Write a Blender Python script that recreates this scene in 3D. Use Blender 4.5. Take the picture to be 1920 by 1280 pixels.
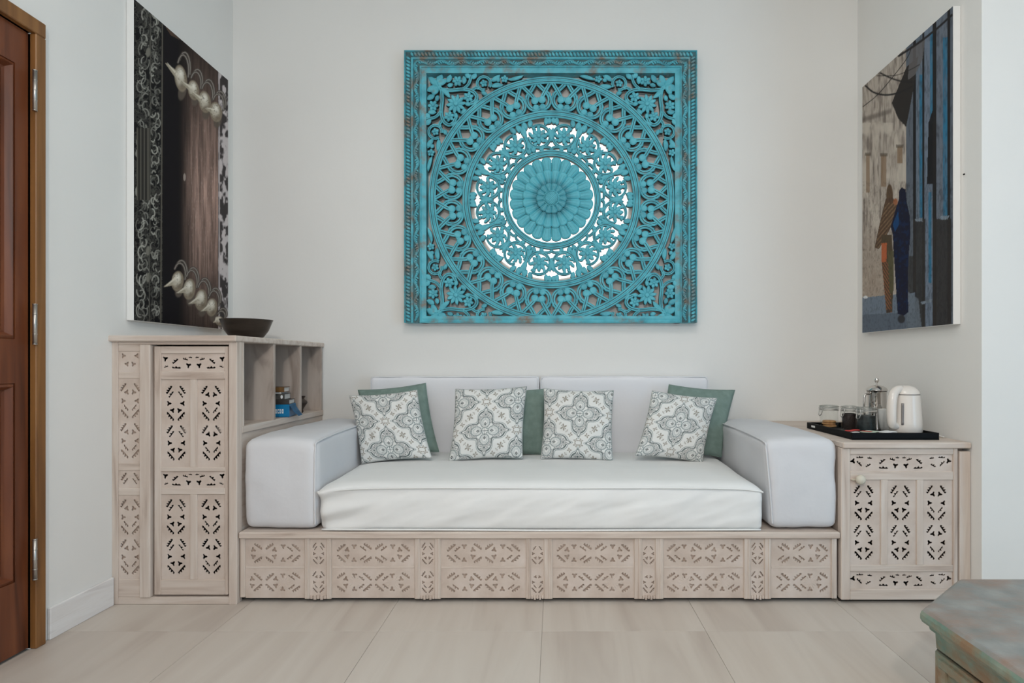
import bpy, bmesh, math, random
import numpy as np
from mathutils import Vector, Matrix

for o in list(bpy.data.objects):
    bpy.data.objects.remove(o, do_unlink=True)
scene = bpy.context.scene
C = bpy.context.collection
PI = math.pi
random.seed(7)
RNG = np.random.default_rng(11)

# ------------------------------------------------------------------ camera
EYE = 1.064
F = 1066.7                      # focal length in pixels of the 1920 x 1280 frame
cd = bpy.data.cameras.new('camera')
cam = bpy.data.objects.new('camera', cd)
C.objects.link(cam)
cam.location = (0, 0, EYE)
cam.rotation_euler = (PI / 2, 0, 0)
cd.sensor_width = 36.0
cd.lens = 36.0 * F / 1920.0
cd.shift_x = -80.0 / 1920.0
cd.shift_y = 40.0 / 1920.0
cd.clip_start = 0.02
scene.camera = cam

# ------------------------------------------------------------------ world, lights, exposure
w = bpy.data.worlds.new('world')
scene.world = w
w.use_nodes = True
w.node_tree.nodes['Background'].inputs[0].default_value = (0.80, 0.90, 1.0, 1)
w.node_tree.nodes['Background'].inputs[1].default_value = 0.7

def area(name, loc, rot, sx, sy, power, col):
    l = bpy.data.lights.new(name, 'AREA')
    l.shape = 'RECTANGLE'
    l.size, l.size_y = sx, sy
    l.energy = power
    l.color = col
    o = bpy.data.objects.new(name, l)
    o.location = loc
    o.rotation_euler = rot
    C.objects.link(o)
    return o

def point(name, loc, power, radius, col):
    l = bpy.data.lights.new(name, 'POINT')
    l.energy = power
    l.shadow_soft_size = radius
    l.color = col
    o = bpy.data.objects.new(name, l)
    o.location = loc
    C.objects.link(o)
    return o

# daylight through the window in the right-hand wall and the wide window behind the camera
area('daylight_side_window', (3.36, -0.35, 1.35), (0, PI / 2, 0), 2.1, 2.0, 50, (0.28, 0.66, 1.0))
area('daylight_rear_window', (0.5, -3.36, 1.75), (PI / 2, 0, 0), 4.0, 2.3, 24, (0.92, 0.96, 1.0))
# broad fill light added under the ceiling to brighten upward-facing surfaces
area('ceiling_fill', (0.1, 0.9, 3.44), (0, 0, 0), 0.9, 0.9, 27, (1.0, 0.97, 0.93))
# room lamp hanging behind the camera
point('room_lamp', (-0.12, -1.0, 2.42), 138, 0.08, (1.0, 0.95, 0.90))

vs = scene.view_settings
vs.view_transform = 'Standard'
vs.look = 'None'
vs.gamma = 1.0
vs.use_curve_mapping = False
vs.exposure = -0.42

# ------------------------------------------------------------------ helpers
def tag(o, label=None, cat=None, group=None, kind=None):
    if label: o['label'] = label
    if cat: o['category'] = cat
    if group: o['group'] = group
    if kind: o['kind'] = kind
    return o

BASE = {}

def thing(name, base, label, cat, group=None):
    o = bpy.data.objects.new(name, None)
    o.empty_display_size = 0.05
    C.objects.link(o)
    o.location = base
    BASE[o.name] = Vector(base)
    tag(o, label, cat, group)
    return o

def base_of(o):
    while o is not None:
        if o.name in BASE:
            return BASE[o.name]
        o = o.parent
    return Vector((0, 0, 0))

def link(name, me, mats, parent=None, smooth=False):
    """Link a mesh given in world coordinates; parts are shifted to their thing's base."""
    o = bpy.data.objects.new(name, me)
    C.objects.link(o)
    if not isinstance(mats, (list, tuple)):
        mats = [mats]
    if len(me.materials) == 0:
        for m in mats:
            me.materials.append(m)
    if parent is not None:
        me.transform(Matrix.Translation(-base_of(parent)))
        o.parent = parent
    if smooth:
        for p in me.polygons:
            p.use_smooth = True
    return o

def from_bm(bm, name='mesh'):
    bmesh.ops.recalc_face_normals(bm, faces=bm.faces[:])
    me = bpy.data.meshes.new(name)
    bm.to_mesh(me)
    bm.free()
    return me

def bm_box(bm, x0, x1, y0, y1, z0, z1, bev=0.0, seg=1):
    vs_ = [bm.verts.new(p) for p in ((x0, y0, z0), (x1, y0, z0), (x1, y1, z0), (x0, y1, z0),
                                     (x0, y0, z1), (x1, y0, z1), (x1, y1, z1), (x0, y1, z1))]
    fs = [bm.faces.new([vs_[i] for i in f]) for f in ((0, 3, 2, 1), (4, 5, 6, 7), (0, 1, 5, 4),
                                                      (1, 2, 6, 5), (2, 3, 7, 6), (3, 0, 4, 7))]
    if bev > 0:
        es = list({e for f in fs for e in f.edges})
        bmesh.ops.bevel(bm, geom=es, offset=bev, segments=seg, affect='EDGES', profile=0.5)

def box(name, x0, x1, y0, y1, z0, z1, mat, parent=None, bev=0.002, seg=1, smooth=False):
    bm = bmesh.new()
    bm_box(bm, min(x0, x1), max(x0, x1), min(y0, y1), max(y0, y1), min(z0, z1), max(z0, z1), bev, seg)
    return link(name, from_bm(bm, name), mat, parent, smooth)

def boxes(name, lst, mat, parent=None, bev=0.0):
    bm = bmesh.new()
    for b in lst:
        bm_box(bm, *b, bev)
    return link(name, from_bm(bm, name), mat, parent)

def lathe_mesh(profile, seg=40, loc=(0, 0, 0), close=False):
    bm = bmesh.new()
    rings = []
    for r, z in profile:
        if r < 1e-6:
            rings.append([bm.verts.new((loc[0], loc[1], loc[2] + z))])
        else:
            rings.append([bm.verts.new((loc[0] + r * math.cos(2 * PI * i / seg), loc[1] + r * math.sin(2 * PI * i / seg), loc[2] + z)) for i in range(seg)])
    prs = list(zip(rings[:-1], rings[1:]))
    if close:
        prs.append((rings[-1], rings[0]))
    for a, b in prs:
        for i in range(seg):
            j = (i + 1) % seg
            if len(a) == 1 and len(b) == 1: continue
            if len(a) == 1: bm.faces.new((a[0], b[j], b[i]))
            elif len(b) == 1: bm.faces.new((a[i], a[j], b[0]))
            else: bm.faces.new((a[i], a[j], b[j], b[i]))
    return from_bm(bm)

def lathe(name, profile, loc, mat, parent=None, seg=40, smooth=True, close=False):
    o = link(name, lathe_mesh(profile, seg, loc, close), mat, parent, smooth)
    if smooth:
        o.data.set_sharp_from_angle(angle=math.radians(42))
    return o

def smooth_path(pts, n=8, closed=False):
    """Catmull-Rom resampling."""
    P = [Vector(p) for p in pts]
    out = []
    m = len(P)
    rng = range(m if closed else m - 1)
    for i in rng:
        p0 = P[(i - 1) % m] if (closed or i > 0) else P[i] * 2 - P[i + 1]
        p1, p2 = P[i], P[(i + 1) % m]
        p3 = P[(i + 2) % m] if (closed or i + 2 < m) else P[i + 1] * 2 - P[i]
        for k in range(n):
            t = k / n
            out.append(0.5 * ((2 * p1) + (p2 - p0) * t + (2 * p0 - 5 * p1 + 4 * p2 - p3) * t * t + (3 * p1 - p0 - 3 * p2 + p3) * t ** 3))
    if not closed:
        out.append(P[-1])
    return out

def bm_tube(bm, pts, r, seg=8, closed=False):
    P = [Vector(p) for p in pts]
    n = len(P)
    rr = r if isinstance(r, (list, tuple)) else [r] * n
    rings = []
    prev = None
    for i in range(n):
        a = P[(i - 1) % n] if (closed or i > 0) else P[i]
        b = P[(i + 1) % n] if (closed or i < n - 1) else P[i]
        t = (b - a).normalized()
        if prev is None:
            u = t.orthogonal().normalized()
        else:
            u = (prev - t * prev.dot(t))
            u = u.normalized() if u.length > 1e-6 else t.orthogonal().normalized()
        prev = u
        v = t.cross(u)
        rings.append([bm.verts.new(P[i] + (u * math.cos(2 * PI * k / seg) + v * math.sin(2 * PI * k / seg)) * rr[i]) for k in range(seg)])
    for i in range(n if closed else n - 1):
        a, b = rings[i], rings[(i + 1) % n]
        for k in range(seg):
            bm.faces.new((a[k], a[(k + 1) % seg], b[(k + 1) % seg], b[k]))
    if not closed:
        bm.faces.new(rings[0]); bm.faces.new(rings[-1])

def tube(name, pts, r, mat, parent=None, seg=8, closed=False):
    bm = bmesh.new()
    bm_tube(bm, pts, r, seg, closed)
    return link(name, from_bm(bm), mat, parent, True)

def rounded_box_mesh(c, h, r, n, disp=None):
    """Rounded box from six grids; disp(p, nrm) -> new p, all numpy arrays."""
    h = np.array(h, float)
    V, Fc = [], []
    off = 0
    for ax in range(3):
        a, b = [(1, 2), (0, 2), (0, 1)][ax]
        for s in (-1, 1):
            na, nb = n[a], n[b]
            ga = np.linspace(-1, 1, na + 1); gb = np.linspace(-1, 1, nb + 1)
            A, B = np.meshgrid(ga, gb, indexing='ij')
            p = np.zeros((na + 1, nb + 1, 3))
            p[..., a] = A * h[a]; p[..., b] = B * h[b]; p[..., ax] = s * h[ax]
            V.append(p.reshape(-1, 3))
            i, j = np.meshgrid(np.arange(na), np.arange(nb), indexing='ij')
            k = (i * (nb + 1) + j + off).ravel()
            q = np.stack([k, k + nb + 1, k + nb + 2, k + 1], 1)
            Fc.append(q if (s > 0) == (ax != 1) else q[:, ::-1])
            off += (na + 1) * (nb + 1)
    P = np.concatenate(V); Fq = np.concatenate(Fc)
    q = np.clip(P, -(h - r), h - r)
    d = P - q
    L = np.linalg.norm(d, axis=1, keepdims=True)
    nr = d / np.maximum(L, 1e-9)
    P = q + nr * np.minimum(L, r)
    if disp is not None:
        P = disp(P, nr)
    P = P + np.array(c)
    me = bpy.data.meshes.new('soft')
    me.from_pydata(P.tolist(), [], Fq.tolist())
    bm = bmesh.new(); bm.from_mesh(me)
    bmesh.ops.remove_doubles(bm, verts=bm.verts[:], dist=1e-5)
    bmesh.ops.recalc_face_normals(bm, faces=bm.faces[:])
    bm.to_mesh(me); bm.free()
    return me

def vnoise(x, y, seed=0):
    """2-D value noise on numpy arrays, 0..1."""
    r = np.random.default_rng(seed).random((64, 64))
    xi = np.floor(x).astype(int); yi = np.floor(y).astype(int)
    fx = x - xi; fy = y - yi
    fx = fx * fx * (3 - 2 * fx); fy = fy * fy * (3 - 2 * fy)
    g = lambda a, b: r[a % 64, b % 64]
    return (g(xi, yi) * (1 - fx) + g(xi + 1, yi) * fx) * (1 - fy) + (g(xi, yi + 1) * (1 - fx) + g(xi + 1, yi + 1) * fx) * fy

def fbm(x, y, seed=0, oct=4):
    s = 0; a = 0.5; t = 0
    for k in range(oct):
        s = s + a * vnoise(x * 2 ** k, y * 2 ** k, seed + k); t += a; a *= 0.5
    return s / t

# ------------------------------------------------------------------ materials
def newmat(name):
    m = bpy.data.materials.new(name)
    m.use_nodes = True
    nt = m.node_tree
    return m, nt, nt.nodes['Principled BSDF']

def simple(name, col, rough=0.5, metal=0.0, **kw):
    m, nt, b = newmat(name)
    b.inputs['Base Color'].default_value = (*col, 1)
    b.inputs['Roughness'].default_value = rough
    b.inputs['Metallic'].default_value = metal
    for k, v in kw.items():
        b.inputs[k.replace('_', ' ')].default_value = v
    # a whisper of roughness variation keeps it procedural
    n = nt.nodes.new('ShaderNodeTexNoise'); n.inputs['Scale'].default_value = 40
    mr = nt.nodes.new('ShaderNodeMapRange')
    mr.inputs['To Min'].default_value = max(0, rough - 0.03); mr.inputs['To Max'].default_value = rough + 0.03
    nt.links.new(n.outputs['Fac'], mr.inputs['Value'])
    nt.links.new(mr.outputs['Result'], b.inputs['Roughness'])
    return m

def noise_mat(name, stops, scale=(6, 6, 6), detail=6, rough=0.6, bump=0.1, bumpscale=None, coord='Object', nscale=1.0, distortion=0.0, bdist=0.01):
    """Colour ramp over stretched noise, with fine bump."""
    m, nt, b = newmat(name)
    tc = nt.nodes.new('ShaderNodeTexCoord')
    mp = nt.nodes.new('ShaderNodeMapping'); mp.inputs['Scale'].default_value = scale
    nt.links.new(tc.outputs[coord], mp.inputs['Vector'])
    n = nt.nodes.new('ShaderNodeTexNoise')
    n.inputs['Scale'].default_value = nscale; n.inputs['Detail'].default_value = detail
    n.inputs['Distortion'].default_value = distortion
    nt.links.new(mp.outputs['Vector'], n.inputs['Vector'])
    cr = nt.nodes.new('ShaderNodeValToRGB')
    e = cr.color_ramp.elements
    while len(e) < len(stops): e.new(0.5)
    for el, (p, c) in zip(e, stops):
        el.position = p; el.color = (*c, 1)
    nt.links.new(n.outputs['Fac'], cr.inputs['Fac'])
    nt.links.new(cr.outputs['Color'], b.inputs['Base Color'])
    b.inputs['Roughness'].default_value = rough
    if bump > 0:
        src = n
        if bumpscale:
            src = nt.nodes.new('ShaderNodeTexNoise'); src.inputs['Scale'].default_value = bumpscale; src.inputs['Detail'].default_value = 4
            nt.links.new(tc.outputs[coord], src.inputs['Vector'])
        bp = nt.nodes.new('ShaderNodeBump'); bp.inputs['Strength'].default_value = bump; bp.inputs['Distance'].default_value = bdist
        nt.links.new(src.outputs['Fac'], bp.inputs['Height'])
        nt.links.new(bp.outputs['Normal'], b.inputs['Normal'])
    return m

M = {}
M['wall'] = noise_mat('wall_plaster', [(0.3, (0.795, 0.785, 0.755)), (0.7, (0.815, 0.805, 0.775))], (2, 2, 2), rough=0.85, bump=0.06, bumpscale=30)
M['farwall'] = noise_mat('dark_unseen_wall', [(0.3, (0.22, 0.15, 0.10)), (0.7, (0.32, 0.23, 0.16))], (12, 12, 1), rough=0.6, bump=0.05)  # unseen wall behind the camera, colour darkened to cut bounced light
M['ceiling'] = noise_mat('ceiling_paint', [(0.3, (0.82, 0.82, 0.80)), (0.7, (0.84, 0.84, 0.82))], (2, 2, 2), rough=0.9, bump=0)
M['grout'] = simple('grout', (0.47, 0.42, 0.37), 0.9)
M['stone'] = noise_mat('baseboard_stone', [(0.3, (0.66, 0.63, 0.62)), (0.5, (0.82, 0.81, 0.80)), (0.75, (0.74, 0.71, 0.69))], (10, 2.5, 26), rough=0.45, bump=0.05, distortion=1.0)
WOOD = [(0.25, (0.43, 0.335, 0.275)), (0.42, (0.595, 0.495, 0.425)), (0.58, (0.65, 0.56, 0.49)), (0.8, (0.72, 0.645, 0.585))]
M['wood_v'] = noise_mat('whitewashed_wood_upright', WOOD, (34, 34, 2.6), rough=0.62, bump=0.18, distortion=0.6, bdist=0.004)
M['wood_h'] = noise_mat('whitewashed_wood_level', WOOD, (2.6, 34, 34), rough=0.62, bump=0.18, distortion=0.6, bdist=0.004)
M['wood_y'] = noise_mat('whitewashed_wood_depth', WOOD, (34, 2.6, 34), rough=0.62, bump=0.18, distortion=0.6, bdist=0.004)
M['wood_in'] = noise_mat('raw_shelf_wood', [(0.25, (0.24, 0.18, 0.145)), (0.45, (0.47, 0.39, 0.335)), (0.7, (0.56, 0.48, 0.42))], (9, 9, 2.2), rough=0.7, bump=0.12, distortion=1.2, bdist=0.004)
M['carved'] = noise_mat('whitewashed_carved_panel', [(0.25, (0.50, 0.40, 0.335)), (0.5, (0.62, 0.52, 0.45)), (0.75, (0.69, 0.60, 0.54))], (9, 9, 9), rough=0.68, bump=0.15, bumpscale=90, bdist=0.003)
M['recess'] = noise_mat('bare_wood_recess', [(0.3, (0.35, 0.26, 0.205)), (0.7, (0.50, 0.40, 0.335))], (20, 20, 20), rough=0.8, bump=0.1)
M['cavity'] = simple('dark_inside_shade', (0.05, 0.038, 0.03), 0.9)  # near-black colour stands in for shade inside and under the furniture
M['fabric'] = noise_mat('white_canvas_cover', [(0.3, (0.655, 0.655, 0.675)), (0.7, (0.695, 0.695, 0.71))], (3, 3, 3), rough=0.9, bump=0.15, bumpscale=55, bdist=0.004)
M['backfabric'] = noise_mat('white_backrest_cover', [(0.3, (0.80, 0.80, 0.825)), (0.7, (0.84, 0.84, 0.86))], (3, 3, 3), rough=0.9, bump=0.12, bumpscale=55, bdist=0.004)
M['sheet'] = noise_mat('white_mattress_cover', [(0.3, (0.79, 0.79, 0.775)), (0.7, (0.83, 0.83, 0.815))], (3, 3, 3), rough=0.9, bump=0.25, bumpscale=9, bdist=0.006)
M['sage'] = noise_mat('sage_linen', [(0.3, (0.165, 0.235, 0.205)), (0.7, (0.215, 0.295, 0.26))], (30, 30, 30), rough=0.95, bump=0.25, bumpscale=160, bdist=0.003)
M['doorwood'] = noise_mat('dark_red_wood', [(0.25, (0.05, 0.013, 0.005)), (0.5, (0.145, 0.040, 0.014)), (0.8, (0.23, 0.075, 0.026))], (20, 20, 1.4), rough=0.38, bump=0.08, distortion=0.8, bdist=0.004)
M['framewood'] = noise_mat('brown_frame_wood', [(0.25, (0.11, 0.042, 0.012)), (0.5, (0.22, 0.095, 0.026)), (0.8, (0.31, 0.145, 0.045))], (24, 24, 1.4), rough=0.42, bump=0.1, distortion=0.8, bdist=0.004)
M['steel'] = simple('brushed_steel', (0.50, 0.48, 0.45), 0.35, 1.0)
M['chrome'] = simple('polished_chrome', (0.66, 0.63, 0.60), 0.06, 1.0)
M['black'] = simple('black_tray_lacquer', (0.004, 0.004, 0.0045), 0.5, Specular_IOR_Level=0.12)
M['cream'] = simple('cream_plastic', (0.78, 0.715, 0.65), 0.16)
M['white'] = simple('white_plain', (0.82, 0.82, 0.80), 0.5)
M['porcelain'] = simple('white_porcelain', (0.84, 0.83, 0.80), 0.15)
M['bowl'] = noise_mat('dark_bowl_wood', [(0.3, (0.016, 0.011, 0.008)), (0.7, (0.05, 0.036, 0.027))], (5, 5, 30), rough=0.3, bump=0.05)
M['knob'] = simple('cream_carved_knob', (0.62, 0.58, 0.48), 0.45)
M['biscuit'] = noise_mat('baked_biscuit', [(0.3, (0.42, 0.20, 0.07)), (0.7, (0.60, 0.34, 0.15))], (60, 60, 60), rough=0.8, bump=0.3)
M['coffee'] = noise_mat('dark_ground_coffee', [(0.3, (0.010, 0.004, 0.003)), (0.7, (0.028, 0.012, 0.009))], (200, 200, 200), rough=0.9, bump=0.4)
M['tea'] = noise_mat('dark_tea_sachets', [(0.35, (0.004, 0.007, 0.008)), (0.6, (0.016, 0.026, 0.028))], (60, 60, 60), rough=0.5, bump=0.2)
M['red'] = simple('red_paper', (0.60, 0.05, 0.04), 0.5)
M['palegreen'] = simple('pale_green_paper', (0.50, 0.58, 0.46), 0.5)
M['grey'] = simple('grey_gauge', (0.22, 0.20, 0.19), 0.35)
M['blue'] = noise_mat('blue_cover', [(0.3, (0.0, 0.13, 0.30)), (0.7, (0.0, 0.20, 0.42))], (20, 20, 20), rough=0.35, bump=0)
M['bookdark'] = noise_mat('charcoal_book_cover', [(0.3, (0.018, 0.015, 0.013)), (0.7, (0.05, 0.043, 0.038))], (30, 30, 30), rough=0.4, bump=0)
M['bookgrey'] = noise_mat('dark_grey_book_cover', [(0.35, (0.03, 0.027, 0.024)), (0.75, (0.13, 0.115, 0.10))], (25, 25, 60), rough=0.4, bump=0)
M['bookbrown'] = noise_mat('brown_book_cover', [(0.3, (0.06, 0.022, 0.008)), (0.7, (0.20, 0.10, 0.03))], (20, 20, 20), rough=0.4, bump=0)
M['paper'] = simple('book_pages', (0.68, 0.64, 0.60), 0.8)
M['darkwood'] = noise_mat('dark_carved_wood', [(0.3, (0.022, 0.012, 0.008)), (0.7, (0.06, 0.035, 0.022))], (30, 30, 30), rough=0.6, bump=0.2)
TEAL = [(0.28, (0.058, 0.28, 0.35)), (0.48, (0.082, 0.42, 0.51)), (0.7, (0.12, 0.51, 0.605))]

def worn_paint(name, base, worn, wstart, wend, wscale, rough=0.55):
    m, nt, b = newmat(name)
    tc = nt.nodes.new('ShaderNodeTexCoord')
    n = nt.nodes.new('ShaderNodeTexNoise'); n.inputs['Scale'].default_value = 14; n.inputs['Detail'].default_value = 6
    nt.links.new(tc.outputs['Object'], n.inputs['Vector'])
    cr = nt.nodes.new('ShaderNodeValToRGB'); e = cr.color_ramp.elements
    while len(e) < len(base): e.new(0.5)
    for el, (p, c) in zip(e, base): el.position = p; el.color = (*c, 1)
    nt.links.new(n.outputs['Fac'], cr.inputs['Fac'])
    mp = nt.nodes.new('ShaderNodeMapping'); mp.inputs['Scale'].default_value = wscale
    nt.links.new(tc.outputs['Object'], mp.inputs['Vector'])
    n2 = nt.nodes.new('ShaderNodeTexNoise'); n2.inputs['Scale'].default_value = 1.0; n2.inputs['Detail'].default_value = 8; n2.inputs['Roughness'].default_value = 0.65
    nt.links.new(mp.outputs['Vector'], n2.inputs['Vector'])
    mr = nt.nodes.new('ShaderNodeMapRange')
    mr.inputs['From Min'].default_value = wstart; mr.inputs['From Max'].default_value = wend
    nt.links.new(n2.outputs['Fac'], mr.inputs['Value'])
    mx = nt.nodes.new('ShaderNodeMix'); mx.data_type = 'RGBA'
    nt.links.new(mr.outputs['Result'], mx.inputs['Factor'])
    nt.links.new(cr.outputs['Color'], mx.inputs['A'])
    mx.inputs['B'].default_value = (*worn, 1)
    nt.links.new(mx.outputs['Result'], b.inputs['Base Color'])
    b.inputs['Roughness'].default_value = rough
    n3 = nt.nodes.new('ShaderNodeTexNoise'); n3.inputs['Scale'].default_value = 120; n3.inputs['Detail'].default_value = 3
    nt.links.new(tc.outputs['Object'], n3.inputs['Vector'])
    bp = nt.nodes.new('ShaderNodeBump'); bp.inputs['Strength'].default_value = 0.3; bp.inputs['Distance'].default_value = 0.003
    nt.links.new(n3.outputs['Fac'], bp.inputs['Height'])
    nt.links.new(bp.outputs['Normal'], b.inputs['Normal'])
    return m

M['teal'] = worn_paint('worn_turquoise_paint', TEAL, (0.20, 0.20, 0.18), 0.60, 0.78, (22, 22, 22))
M['tealframe'] = worn_paint('worn_turquoise_frame_paint', TEAL, (0.21, 0.175, 0.14), 0.49, 0.64, (9, 9, 9))
M['tealside'] = noise_mat('shaded_fretwork_edge', [(0.3, (0.016, 0.026, 0.026)), (0.7, (0.05, 0.065, 0.06))], (30, 30, 30), rough=0.8, bump=0)  # sides and undersides coloured dark, shade put into the colour
M['tealgroove'] = noise_mat('dark_fretwork_groove', [(0.3, (0.045, 0.09, 0.095)), (0.7, (0.075, 0.19, 0.21))], (30, 30, 30), rough=0.8, bump=0)  # darker tone for carved grooves and frame recesses
M['chesttop'] = worn_paint('worn_chest_top', [(0.3, (0.16, 0.185, 0.175)), (0.5, (0.225, 0.235, 0.225)), (0.7, (0.29, 0.295, 0.28))], (0.27, 0.175, 0.13), 0.45, 0.68, (4, 7, 7), 0.42)
M['chestbody'] = worn_paint('worn_green_chest_paint', [(0.3, (0.10, 0.20, 0.17)), (0.5, (0.17, 0.26, 0.21)), (0.75, (0.30, 0.31, 0.24))], (0.25, 0.16, 0.09), 0.44, 0.62, (7, 7, 12), 0.5)
M['led'] = None

def attr_mat(name, rough=0.5, bumpscale=0):
    m, nt, b = newmat(name)
    a = nt.nodes.new('ShaderNodeAttribute'); a.attribute_name = 'print'
    nt.links.new(a.outputs['Color'], b.inputs['Base Color'])
    b.inputs['Roughness'].default_value = rough
    if bumpscale:
        tc = nt.nodes.new('ShaderNodeTexCoord')
        n = nt.nodes.new('ShaderNodeTexNoise'); n.inputs['Scale'].default_value = bumpscale
        nt.links.new(tc.outputs['Object'], n.inputs['Vector'])
        bp = nt.nodes.new('ShaderNodeBump'); bp.inputs['Strength'].default_value = 0.2; bp.inputs['Distance'].default_value = 0.003
        nt.links.new(n.outputs['Fac'], bp.inputs['Height'])
        nt.links.new(bp.outputs['Normal'], b.inputs['Normal'])
    return m
M['cushionprint'] = attr_mat('printed_cotton', 0.9, 150)
M['canvasprint'] = attr_mat('printed_canvas', 0.6, 0)
M['canvasprint'].node_tree.nodes['Principled BSDF'].inputs['Specular IOR Level'].default_value = 0.12

def glass_mat(name, tint, haze):
    m, nt, b = newmat(name)
    out = nt.nodes['Material Output']
    b.inputs['Base Color'].default_value = (0.85, 0.87, 0.86, 1); b.inputs['Roughness'].default_value = 0.3
    tr = nt.nodes.new('ShaderNodeBsdfTransparent'); tr.inputs['Color'].default_value = (*tint, 1)
    hz = nt.nodes.new('ShaderNodeMixShader'); hz.inputs['Fac'].default_value = haze
    nt.links.new(tr.outputs[0], hz.inputs[1]); nt.links.new(b.outputs[0], hz.inputs[2])
    gl = nt.nodes.new('ShaderNodeBsdfGlossy'); gl.inputs['Roughness'].default_value = 0.03
    lw = nt.nodes.new('ShaderNodeLayerWeight'); lw.inputs['Blend'].default_value = 0.25
    pw = nt.nodes.new('ShaderNodeMath'); pw.operation = 'POWER'; pw.inputs[1].default_value = 2.0
    mu = nt.nodes.new('ShaderNodeMath'); mu.operation = 'MULTIPLY_ADD'; mu.inputs[1].default_value = 0.5; mu.inputs[2].default_value = 0.012
    nt.links.new(lw.outputs['Facing'], pw.inputs[0]); nt.links.new(pw.outputs[0], mu.inputs[0])
    mx = nt.nodes.new('ShaderNodeMixShader')
    nt.links.new(mu.outputs[0], mx.inputs['Fac'])
    nt.links.new(hz.outputs[0], mx.inputs[1]); nt.links.new(gl.outputs[0], mx.inputs[2])
    nt.links.new(mx.outputs[0], out.inputs['Surface'])
    return m
M['glass'] = glass_mat('clear_glass', (0.985, 0.99, 0.985), 0.004)
M['lidglass'] = glass_mat('thick_lid_glass', (0.90, 0.92, 0.91), 0.08)

def floor_mat():
    m, nt, b = newmat('cream_travertine_tile')
    tc = nt.nodes.new('ShaderNodeTexCoord')
    oi = nt.nodes.new('ShaderNodeObjectInfo')
    mp = nt.nodes.new('ShaderNodeMapping'); mp.inputs['Scale'].default_value = (3.6, 0.42, 1); mp.inputs['Rotation'].default_value = (0, 0, 0.10)
    ad = nt.nodes.new('ShaderNodeVectorMath'); ad.operation = 'ADD'
    sc = nt.nodes.new('ShaderNodeVectorMath'); sc.operation = 'SCALE'; sc.inputs['Scale'].default_value = 7.0
    cb = nt.nodes.new('ShaderNodeCombineXYZ')
    for k in ('X', 'Y', 'Z'): nt.links.new(oi.outputs['Random'], cb.inputs[k])
    nt.links.new(cb.outputs[0], sc.inputs[0])
    nt.links.new(tc.outputs['Object'], mp.inputs['Vector'])
    nt.links.new(mp.outputs['Vector'], ad.inputs[0]); nt.links.new(sc.outputs[0], ad.inputs[1])
    n = nt.nodes.new('ShaderNodeTexNoise'); n.inputs['Scale'].default_value = 1.5; n.inputs['Detail'].default_value = 5; n.inputs['Distortion'].default_value = 0.9
    nt.links.new(ad.outputs[0], n.inputs['Vector'])
    cr = nt.nodes.new('ShaderNodeValToRGB'); e = cr.color_ramp.elements
    st = [(0.25, (0.465, 0.40, 0.35)), (0.45, (0.57, 0.51, 0.45)), (0.6, (0.605, 0.55, 0.49)), (0.8, (0.515, 0.455, 0.40))]
    while len(e) < len(st): e.new(0.5)
    for el, (p, c) in zip(e, st): el.position = p; el.color = (*c, 1)
    nt.links.new(n.outputs['Fac'], cr.inputs['Fac'])
    nt.links.new(cr.outputs['Color'], b.inputs['Base Color'])
    b.inputs['Roughness'].default_value = 0.42
    return m
M['floor'] = floor_mat()

# ------------------------------------------------------------------ the setting
XL, XR, YB, YR, H = -1.95, 1.836, 3.448, 2.446, 3.5
XW, YF = 3.4, -3.4

fl = box('floor', XL - 0.12, XW + 0.12, YF - 0.1, YB + 0.1, -0.06, -0.004, M['grout'], None, 0)
tag(fl, kind='structure')
xs = [-2.0] + [-0.70 + 0.65 * k for k in range(-1, 7)] + [XW]
ys = [YF, -2.944, -1.644, -0.344, 0.956, 2.256, YB]
for i in range(len(xs) - 1):
    for j in range(len(ys) - 1):
        x0, x1 = max(xs[i], XL), xs[i + 1]
        if x1 - x0 < 0.02: continue
        if xs[i] > XR + 0.2 and ys[j] > 2.2: continue
        g = 0.0006
        t = box('tile', x0 + g, x1 - g, ys[j] + g, ys[j + 1] - g, -0.005, 0.0, M['floor'], None, 0.0006)
        t.parent = fl

def struct(o):
    return tag(o, kind='structure')

struct(box('wall_back', XL - 0.12, XR + 0.12, YB, YB + 0.12, 0, H, M['wall'], None, 0))
DY0, DY1, DZ = 1.20, 2.115, 2.29
struct(boxes('wall_left', [(XL - 0.12, XL, YF, DY0, 0, H), (XL - 0.12, XL, DY1, YB, 0, H), (XL - 0.12, XL, DY0, DY1, DZ, H)], M['wall']))
struct(boxes('wall_right', [(XR, XR + 0.12, YR + 0.0, YB, 0, H)], M['wall']))
struct(box('wall_return', XR + 0.12, XW + 0.12, YR, YR + 0.12, 0, H, M['wall'], None, 0))
WY0, WY1, WZ0, WZ1 = -1.45, 0.75, 0.25, 2.45
struct(boxes('wall_side', [(XW, XW + 0.12, YF, WY0, 0, H), (XW, XW + 0.12, WY1, YR, 0, H), (XW, XW + 0.12, WY0, WY1, 0, WZ0), (XW, XW + 0.12, WY0, WY1, WZ1, H)], M['wall']))
FX0, FX1, FZ0, FZ1 = -1.6, 2.6, 0.5, 2.95
struct(boxes('wall_front', [(XL, FX0, YF - 0.12, YF, 0, H), (FX1, XW, YF - 0.12, YF, 0, H), (FX0, FX1, YF - 0.12, YF, 0, FZ0), (FX0, FX1, YF - 0.12, YF, FZ1, H)], M['farwall']))
struct(box('ceiling', XL - 0.12, XW + 0.12, YF - 0.12, YB + 0.12, H, H + 0.1, M['ceiling'], None, 0))

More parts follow.
